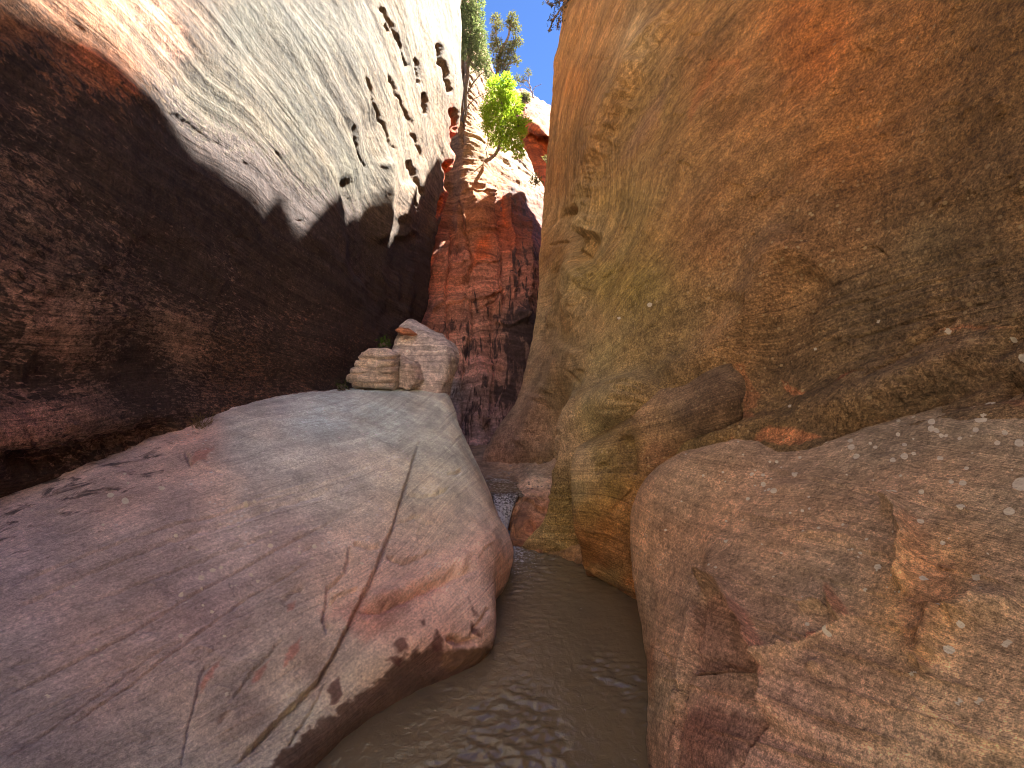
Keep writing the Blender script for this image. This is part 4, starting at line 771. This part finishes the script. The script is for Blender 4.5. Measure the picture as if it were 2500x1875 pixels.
V[:, 2] = (.010*patch*sst(2.9, 2.2, V[:, 1])+.001+.012*turb)*fbm(np.c_[V[:, 0]*12, V[:, 1]*20, V[:, 2]], 2)+.002*fbm(np.c_[V[:, 0]*4, V[:, 1]*5, V[:, 2]+9], 2)
foam = .62*np.clip(sst(2.7, 4.05, V[:, 1])*sst(.42, -.05, V[:, 0]+.12*(V[:, 1]-4)), 0, 1)
grid_obj('stream_water', V, len(ys), len(xs), True, M_water, {'foam': foam}, None, 'muddy brown stream running between the two rock slabs', 'stream', 'structure')
ys2 = np.linspace(4.44, 5.5, 60); xs2 = np.linspace(-.9, .4, 70); gy, gx = np.meshgrid(ys2, xs2, indexing='ij')
V2 = np.stack([gx, gy, .300+.006*fbm(np.stack([gx*9, gy*11, gx*0], -1), 3)], -1).reshape(-1, 3)
grid_obj('upper_pool', V2, 60, 70, True, M_water, {'foam': .35+.2*sst(5., 5.3, V2[:, 1])}, None, 'small upper pool above the waterfall', 'stream', 'structure')
# waterfall sheet : curved, broken into strands, with thickness
def sheet(path, nu, nv, seed, amp, strands):
    """a falling sheet: path rows are (centre x, y, z, half width)"""
    p = hermite(np.array(path), 0, [max(2, nu//(len(path)-1))]*(len(path)-1)); v = np.linspace(-1, 1, nv)[None]
    x = p[:, :1]+p[:, 3:4]*v; n = fbm(np.stack([v*strands+0*x, p[:, 1:2]*3+0*x, 0*x+seed], -1), 3)
    V = np.stack([x, p[:, 1:2]-amp*n-.02*np.sqrt(np.clip(1-v*v, 0, 1)), p[:, 2:3]+amp*.5*n], -1)
    return V.reshape(-1, 3), len(p), nv
va, nu, nv = sheet([(-.06, 4.52, .305, .13), (-.065, 4.44, .296, .115), (-.085, 4.36, .22, .085), (-.10, 4.28, .10, .06), (-.125, 4.20, -.02, .05)], 60, 60, 3, .022, 5.)
ff = grid_obj('waterfall', va, nu, nv, True, water_mat('falling_water', (.07, .06, .055)), {'foam': np.clip(.3+.7*np.repeat(np.linspace(0, 1, nu), nv), 0, 1)}, None, 'small white waterfall dropping from the upper pool into the stream', 'waterfall', None)
md = ff.modifiers.new('thick', 'SOLIDIFY'); md.thickness = .03

# ------------------------------------------------------------------ BOULDERS on the ledge
def boulder(name, outline, d, thick, mat, label, lam=.01, cols=(215, 205, 194), tilt=0., seed=0, bulge=.5, top_back=.0):
    """closed rock whose front silhouette is the outline; rounded body with real depth"""
    o = np.array(outline, float); c = o.mean(0)
    n = 140
    seg = np.linalg.norm(np.diff(np.vstack([o, o[:1]]), axis=0), axis=1); cum = np.concatenate([[0], np.cumsum(seg)]); t = np.linspace(0, cum[-1], n, endpoint=False)
    oc = np.vstack([o, o[:1]])
    ring = np.stack([np.interp(t, cum, oc[:, 0]), np.interp(t, cum, oc[:, 1])], 1)
    for _ in range(2): ring = .5*ring+.25*(np.roll(ring, 1, 0)+np.roll(ring, -1, 0))
    m = 90; V = []
    for k in range(m):
        a = math.pi*k/(m-1)
        r = max(math.sin(a), 0)**(bulge*.8+.02); dz = -math.cos(a)
        q = c+(ring-c)*max(r, .002)
        dd = d+thick*.5+dz*thick*.5+(c[1]-q[:, 1])*top_back
        V.append(np.stack([(q[:, 0]-CX)/F*(d+thick*.3), dd, CAMZ-(q[:, 1]-CY)/F*(d+thick*.3)], 1))
    V = np.array(V); V = np.concatenate([V, V[:, :1]], 1)
    S = Surf.__new__(Surf); S.flip = True; S.nu, S.nv = V.shape[:2]; S.base = V; S.V = V.reshape(-1, 3).copy(); S.N = S.normals(V); S.px = proj(S.V)
    cc = S.V.mean(0)
    if ((S.V-cc)*S.N).sum() < 0: S.N = -S.N
    S.disp = np.zeros(len(S.V)); S.attr = {k: np.zeros(len(S.V)) for k in ('bed', 'varn', 'speck', 'lich', 'wet')}
    S.attr['strk'] = np.ones(len(S.V)); S.warp1 = np.zeros((len(S.V), 2)); S.col = np.ones((len(S.V), 3))*S2L(cols)[None]
    S.attr['bed'] = (S.V[:, 2]+tilt*S.V[:, 0])*3.+.1*fbm(S.V*3+seed, 2)
    S.lamin(7., lam, 1.); S.rough(5., lam*1.2, 4); S.rough(2.2, lam*1.5, 2)
    S.disp.reshape(S.nu, S.nv)[:, -1] = S.disp.reshape(S.nu, S.nv)[:, 0]
    return S, name, mat, label
M_block = rock_mat('pale_layered_sandstone', fine=14., stripe=.22, low=1., grain=.2, bump=.012, speck_col=(.5, .45, .4), dark_lines=.5)
b1 = boulder('boulder', [(950, 985), (955, 860), (968, 790), (990, 772), (1022, 785), (1062, 808), (1104, 838), (1113, 858), (1112, 895), (1100, 930), (1092, 985)], 5.05, .85, M_block, '', .018, (214, 203, 194), 0, 1, .35, .002)
b1[0].groove([(1020, 888), (1040, 878), (1062, 888)], 4, .03, 0)
b1[0].build('boulder', M_block, 'big smooth pale boulder standing at the far end of the ledge', 'boulder', None)
b2 = boulder('boulder', [(850, 930), (862, 895), (879, 862), (904, 848), (950, 851), (972, 862), (976, 900), (974, 935), (965, 958), (930, 954), (868, 946)], 4.62, .5, M_block, '', .02, (216, 200, 182), .05, 5, .3)
for yy in (874, 893, 912, 934): b2[0].groove([(845, yy), (900, yy+3), (980, yy)], 3, .03, 0)
b2[0].build('boulder', M_block, 'thinly layered tan block lying against the dark wall on the ledge', 'boulder', None)
b3 = boulder('boulder', [(970, 950), (972, 905), (977, 866), (1012, 880), (1025, 905), (1034, 928), (1024, 948), (1003, 958)], 4.72, .4, M_block, '', .02, (200, 186, 172), .1, 9, .35)
b3[0].build('boulder', M_block, 'darker cracked block wedged between the layered block and the big boulder', 'boulder', None)
b4 = boulder('boulder', [(963, 806), (975, 797), (1000, 801), (1019, 816), (1005, 820), (978, 817)], 5.0, .3, M_block, '', .008, (196, 138, 104), 0, 12, .5)
b4[0].build('boulder', M_block, 'thin orange flake of rock lying on top of the big boulder', 'boulder', None)

# ------------------------------------------------------------------ PLANTS
def leaf_mat(name, c, trans=.5):
    T = NT(name); tc = T.n('ShaderNodeTexCoord').outputs['Object']
    k = T.mix(T.noise(tc, 6., 3.), tuple(x*.65 for x in c)+(1,), tuple(x*1.3 for x in c)+(1,))
    d = T.n('ShaderNodeBsdfDiffuse'); t = T.n('ShaderNodeBsdfTranslucent'); m = T.n('ShaderNodeMixShader'); m.inputs[0].default_value = trans
    T.l(k, d.inputs[0]); T.l(T.mix(1., k, (1.25, 1.2, .6, 1), 'MULTIPLY'), t.inputs[0]); T.l(d.outputs[0], m.inputs[1]); T.l(t.outputs[0], m.inputs[2]); T.l(m.outputs[0], T.out.inputs[0])
    return T.m
def bark_mat(name, c):
    T = NT(name); tc = T.n('ShaderNodeTexCoord').outputs['Object']
    n = T.noise(tc, 30., 4., .7); k = T.mix(n, tuple(x*.5 for x in c)+(1,), tuple(x*1.5 for x in c)+(1,))
    b = T.n('ShaderNodeBsdfPrincipled'); T.l(k, b.inputs[0]); b.inputs['Roughness'].default_value = .9
    bp = T.n('ShaderNodeBump'); bp.inputs['Distance'].default_value = .02; T.l(n, bp.inputs['Height']); T.l(bp.outputs[0], b.inputs['Normal']); T.l(b.outputs[0], T.out.inputs[0])
    return T.m
def mesh_obj(name, verts, faces, mat, parent=None):
    me = bpy.data.meshes.new(name); me.from_pydata([tuple(v) for v in verts], [], faces); me.materials.append(mat)
    o = bpy.data.objects.new(name, me); COL.objects.link(o)
    if parent: o.parent = parent; o.matrix_parent_inverse = parent.matrix_world.inverted()
    return o
def tube(V, Fc, pts, r0, r1, n=6):
    pts = [Vector(p) for p in pts]; base = len(V)
    for k, p in enumerate(pts):
        t = (pts[min(k+1, len(pts)-1)]-pts[max(k-1, 0)]).normalized()
        a = t.cross(Vector((.3, 1, .2))).normalized(); b = t.cross(a)
        r = r0+(r1-r0)*k/(len(pts)-1)
        for q in range(n):
            an = 2*math.pi*q/n; V.append(p+a*(r*math.cos(an))+b*(r*math.sin(an)))
    for k in range(len(pts)-1):
        for q in range(n):
            Fc.append((base+k*n+q, base+k*n+(q+1) % n, base+(k+1)*n+(q+1) % n, base+(k+1)*n+q))
    Fc.append(tuple(base+q for q in range(n))[::-1]); Fc.append(tuple(base+(len(pts)-1)*n+q for q in range(n)))
def wig(pts, R, amp, n=4):
    out = []
    for k in range(len(pts)-1):
        a, b = Vector(pts[k]), Vector(pts[k+1])
        for q in range(n): out.append(a.lerp(b, q/n)+Vector((R.uniform(-amp, amp), R.uniform(-amp, amp), R.uniform(-amp, amp)))*(0 if k+q == 0 else 1))
    out.append(Vector(pts[-1])); return out
def sprays(V, Fc, c, r, n, R, size, droop=0., squash=1., elong=2.2):
    """leafy sprigs: groups of small narrow blades on short twigs through a volume"""
    for _ in range(n):
        while True:
            q = Vector((R.uniform(-1, 1), R.uniform(-1, 1), R.uniform(-1, 1)))
            if q.length < 1: break
        p = c+Vector((q.x*r, q.y*r, q.z*r*squash))
        dr = (q+Vector((R.gauss(0, .5), R.gauss(0, .5), R.gauss(.35, .5)-droop))).normalized()
        L = size*R.uniform(1.5, 3.2)
        for j in range(7):
            t = j/6.; s = size*R.uniform(.5, 1.0)
            w_ = (dr+Vector((R.gauss(0, .7), R.gauss(0, .7), R.gauss(0, .7)))).normalized()
            a = w_.cross(Vector((R.gauss(0, 1), R.gauss(0, 1), R.gauss(0, 1)))).normalized()*s*.42
            o = p+dr*(L*t); b = len(V)
            V.extend([o-a*.6, o+w_*s*elong*.5-a, o+w_*s*elong, o+w_*s*elong*.5+a])
            Fc.append((b, b+1, b+2, b+3))
def tree(name, label, cat, base, trunks, blobs, leafm, barkm, seed, size, dens, group=None, crown='crown', droop=0., twigs=3, squash=1.):
    R = random.Random(seed); e = bpy.data.objects.new(name, None); COL.objects.link(e); e.location = base; tag(e, label, cat, group)
    bpy.context.view_layer.update()
    V, Fc = [], []
    for pts, r0, r1 in trunks: tube(V, Fc, wig(pts, R, r0*.5), r0, r1, 7)
    tips = [Vector(t[0][-1]) for t in trunks]+[Vector(p) for t in trunks for p in t[0][1:]]
    for c, r in blobs:
        c = Vector(c); s = min(tips, key=lambda q: (q-c).length)
        tube(V, Fc, wig([s, s.lerp(c, .5)+Vector((0, 0, -.04)), c], R, .03, 3), .018, .006, 5)
        for _ in range(twigs):
            t = c+Vector((R.uniform(-1, 1), R.uniform(-1, 1), R.uniform(-1, 1)))*r*1.05
            tube(V, Fc, wig([s.lerp(c, .7), t], R, .02, 3), .008, .003, 4)
    mesh_obj('trunk', V, Fc, barkm, e)
    V, Fc = [], []
    for c, r in blobs: sprays(V, Fc, Vector(c), r, int(dens*(r/.25)**2), R, size, droop, squash)
    if Fc: mesh_obj(crown, V, Fc, leafm, e)
    return e
M_bark = bark_mat('grey_brown_bark', (.16, .12, .09)); M_dead = bark_mat('bleached_twigs', (.30, .26, .22))
M_lime = leaf_mat('lime_leaves', (.27, .40, .05), .55); M_jun = leaf_mat('blue_green_scale_leaves', (.17, .22, .13), .35); M_pine = leaf_mat('dusty_pine_needles', (.16, .17, .09), .35); M_fern = leaf_mat('fern_leaves', (.07, .14, .03), .4)
def PB(lst, d): return [(P(x, y, d+o), r/F*d) for x, y, r, o in lst]
d4 = 9.6
tree('broadleaf_tree', 'bright lime green sunlit tree leaning from the cliff on a curved trunk', 'tree', P(1188, 394, 10.2),
     [([P(1187, 394, 10.3), P(1202, 384, 9.9), P(1216, 366, 9.7), P(1222, 340, d4), P(1226, 290, d4), P(1224, 230, d4)], .045, .02), ([P(1222, 345, d4), P(1245, 325, d4), P(1262, 305, d4)], .022, .01), ([P(1190, 388, 10.2), P(1186, 365, 9.9), P(1192, 345, 9.8)], .012, .006)],
     PB([(1222, 222, 30, 0), (1212, 262, 30, .1), (1250, 258, 24, 0), (1195, 275, 18, 0), (1240, 305, 26, -.1), (1270, 308, 18, 0), (1205, 318, 18, 0), (1218, 348, 18, 0), (1252, 348, 22, 0), (1266, 374, 12, 0), (1238, 205, 16, 0), (1186, 300, 12, 0), (1282, 300, 8, 0)], d4), M_lime, M_bark, 4, .036, 230, squash=.9)
d1 = 9.9
tree('juniper_tree', 'blue green juniper hanging down the crevice beside the sunlit wall', 'tree', P(1132, 300, 10.4),
     [([P(1131, 300, 10.5), P(1138, 230, 10.1), P(1146, 150, d1), P(1150, 60, d1), P(1146, -60, d1)], .06, .03), ([P(1138, 230, 10.1), P(1165, 190, d1), P(1185, 170, d1)], .02, .008), ([P(1134, 270, 10.2), P(1160, 240, d1), P(1190, 225, d1)], .014, .005), ([P(1134, 280, 10.2), P(1126, 220, d1), P(1130, 180, d1)], .012, .005)],
     PB([(1136, -60, 40, 0), (1146, -10, 36, 0), (1135, 40, 26, 0), (1160, 40, 22, 0), (1150, 80, 32, 0), (1172, 95, 18, 0), (1140, 115, 24, 0), (1168, 130, 22, 0), (1182, 150, 14, 0), (1160, 160, 16, 0), (1190, 175, 9, 0), (1196, 190, 8, 0)], d1), M_jun, M_bark, 8, .026, 340, droop=.2, twigs=4)
d2 = 13.2
tree('pine_tree', 'dusty green open pine with twisted limbs standing on the skyline', 'tree', P(1214, 200, d2),
     [([P(1210, 205, d2+.2), P(1216, 165, d2), P(1222, 130, d2), P(1238, 95, d2), P(1248, 60, d2), P(1250, 44, d2)], .06, .02), ([P(1222, 130, d2), P(1212, 95, d2), P(1209, 55, d2)], .03, .012), ([P(1218, 155, d2), P(1240, 158, d2), P(1262, 148, d2)], .025, .01), ([P(1236, 100, d2), P(1252, 100, d2), P(1268, 98, d2)], .02, .008)],
     PB([(1251, 46, 11, 0), (1259, 68, 10, 0), (1244, 60, 8, 0), (1210, 48, 9, 0), (1220, 62, 8, 0), (1208, 75, 8, 0), (1266, 100, 9, 0), (1252, 108, 9, 0), (1238, 118, 11, 0), (1218, 110, 10, 0), (1206, 98, 8, 0), (1205, 120, 9, 0), (1225, 138, 12, 0), (1248, 132, 9, 0), (1262, 148, 8, 0), (1240, 152, 9, 0), (1214, 150, 11, 0), (1222, 172, 9, 0), (1234, 172, 8, 0)], d2), M_pine, M_bark, 12, .030, 330, twigs=3)
d3 = 21.5
tree('pine_tree', 'small nearly bare pine on the orange dome against the sky', 'tree', P(1303, 235, d3),
     [([P(1303, 238, d3), P(1297, 222, d3), P(1292, 205, d3), P(1284, 195, d3), P(1272, 200, d3), P(1262, 192, d3)], .05, .015), ([P(1293, 207, d3), P(1291, 188, d3), P(1290, 176, d3)], .03, .012), ([P(1300, 225, d3), P(1306, 212, d3), P(1322, 205, d3)], .025, .01), ([P(1296, 218, d3), P(1280, 208, d3), P(1264, 208, d3)], .02, .01)],
     PB([(1290, 177, 6, 0), (1262, 192, 6, 0), (1270, 199, 5, 0), (1278, 192, 4, 0)], d3), M_pine, M_dead, 15, .04, 150, twigs=4)
dr = 8.6
tree('pine_tree', 'dark pine boughs reaching over the rim of the right wall', 'tree', P(1420, -60, 9.3),
     [([P(1440, -70, 9.3), P(1400, -20, 8.9), P(1372, 20, dr), P(1350, 50, dr), P(1340, 72, dr)], .03, .008), ([P(1395, -15, 8.8), P(1365, 5, dr), P(1345, 10, dr)], .015, .005), ([P(1372, 20, dr), P(1362, 60, dr), P(1358, 74, dr)], .012, .005)],
     PB([(1352, 12, 10, 0), (1365, 3, 10, 0), (1372, 22, 9, 0), (1356, 36, 8, 0), (1345, 50, 6, 0), (1342, 70, 6, 0), (1360, 66, 7, 0), (1370, 48, 7, 0), (1335, 4, 6, 0), (1380, -20, 16, 0)], dr), leaf_mat('dark_pine_needles', (.07, .08, .06), .2), M_bark, 21, .024, 130, twigs=3)
# little shrubs on the cliffs
def shrub(name, label, x, y, d, r, leafm, seed, size, dens=90, cat='shrub', group=None):
    b = P(x, y, d); rr_ = r/F*d
    return tree(name, label, cat, b, [([b, P(x, y-r*.7, d-.05)], .012*d/5, .004)], [(P(x, y-r*.8, d-.05), rr_), (P(x-r*.5, y-r*.4, d-.05), rr_*.7), (P(x+r*.5, y-r*.5, d-.05), rr_*.7)], leafm, M_bark, seed, size, dens, group, 'foliage', twigs=2)
shrub('shrub', 'sparse olive shrub rooted on the pale sunlit rock at the inner wall edge', 1309, 448, 10.6, 11, M_pine, 31, .03, 120)
shrub('shrub', 'round grey shrub on the layered top of the orange dome', 1282, 246, 20.6, 9, M_pine, 32, .05, 200)
shrub('shrub', 'tiny shrub low between the orange dome and the right wall', 1334, 392, 14., 6, M_pine, 33, .03, 120)
shrub('fern_plant', 'green leafy plant growing at the top back corner of the layered block', 936, 848, 5.0, 14, M_fern, 41, .012, 500, 'plant')
shrub('moss_plant', 'mossy green tuft at the wall foot beside the layered block', 836, 952, 4.5, 14, leaf_mat('moss_leaves', (.06, .08, .02), .3), 42, .010, 400, 'plant')
# dry grass in the slab seam
R = random.Random(5); V, Fc = [], []; b0 = P(492, 1042, 3.02)
for _ in range(60):
    a = R.uniform(-1.2, 1.2); L = R.uniform(.05, .16); o = Vector(b0)+Vector((R.uniform(-.05, .05), R.uniform(-.05, .05), -.01))
    tip = Vector((math.sin(a)*L, R.uniform(-.06, .03), abs(math.cos(a))*L)); mid = o+tip*.6+Vector((0, 0, .02))
    tube(V, Fc, [o, mid, o+tip+Vector((0, 0, -.01))], .0016, .0005, 3)
g = mesh_obj('grass_tuft', V, Fc, leaf_mat('dry_grass', (.26, .19, .10), .3)); tag(g, 'dry straw coloured grass tuft in the seam between slab and dark wall', 'grass tuft')
# gravel bar beside the upper pool and grit along the slab seam
R = random.Random(77); gv = G.V+G.N*G.disp[:, None]; bv = B.V+B.N*B.disp[:, None]
def stones(name, pts, mat, label):
    V, Fc = [], []
    for p, r in pts:
        b = len(V); sq = R.uniform(.5, .8); a0 = R.uniform(0, 6)
        for k in range(3):
            for q in range(6):
                rr_ = r*(.75, 1., .6)[k]*R.uniform(.8, 1.15); an = a0+q*math.pi/3
                V.append((p[0]+rr_*math.cos(an), p[1]+rr_*math.sin(an)*.8, p[2]+r*sq*(-.3, .25, .8)[k]))
        for k in range(2):
            for q in range(6): Fc.append((b+k*6+q, b+k*6+(q+1) % 6, b+k*6+6+(q+1) % 6, b+k*6+6+q))
        Fc.append(tuple(b+12+q for q in range(6)))
    o = mesh_obj(name, V, Fc, mat); tag(o, label, name, None, 'stuff'); return o
def on(vv, x, y): return vv[((vv[:, 0]-x)**2+(vv[:, 1]-y)**2+(vv[:, 2] < -.2)).argmin(), 2]
M_stone = bark_mat('grey_pink_stone', (.30, .24, .21))
pts = []
for _ in range(260):
    x, y = R.uniform(-.75, .02), R.gauss(5.12, .22); pts.append(((x, y, max(on(gv, x, y), .292)), R.uniform(.008, .024)))
for _ in range(50):
    x, y = R.uniform(-.2, .45), R.uniform(4.6, 5.4); pts.append(((x, y, on(gv, x, y)), R.uniform(.006, .018)))
stones('gravel', pts, M_stone, 'loose grey pink gravel around the upper pool')
pts = []
for _ in range(110):
    t = R.random(); q = P(430+470*t, 1052-95*t**.7+R.gauss(0, 5), 2.98+1.85*t); pts.append((tuple(q), R.uniform(.006, .022)))
stones('grit', [((p[0], p[1], on(bv, p[0], p[1])), r) for p, r in pts], M_stone, 'small stones and grit lying along the seam at the foot of the dark wall')
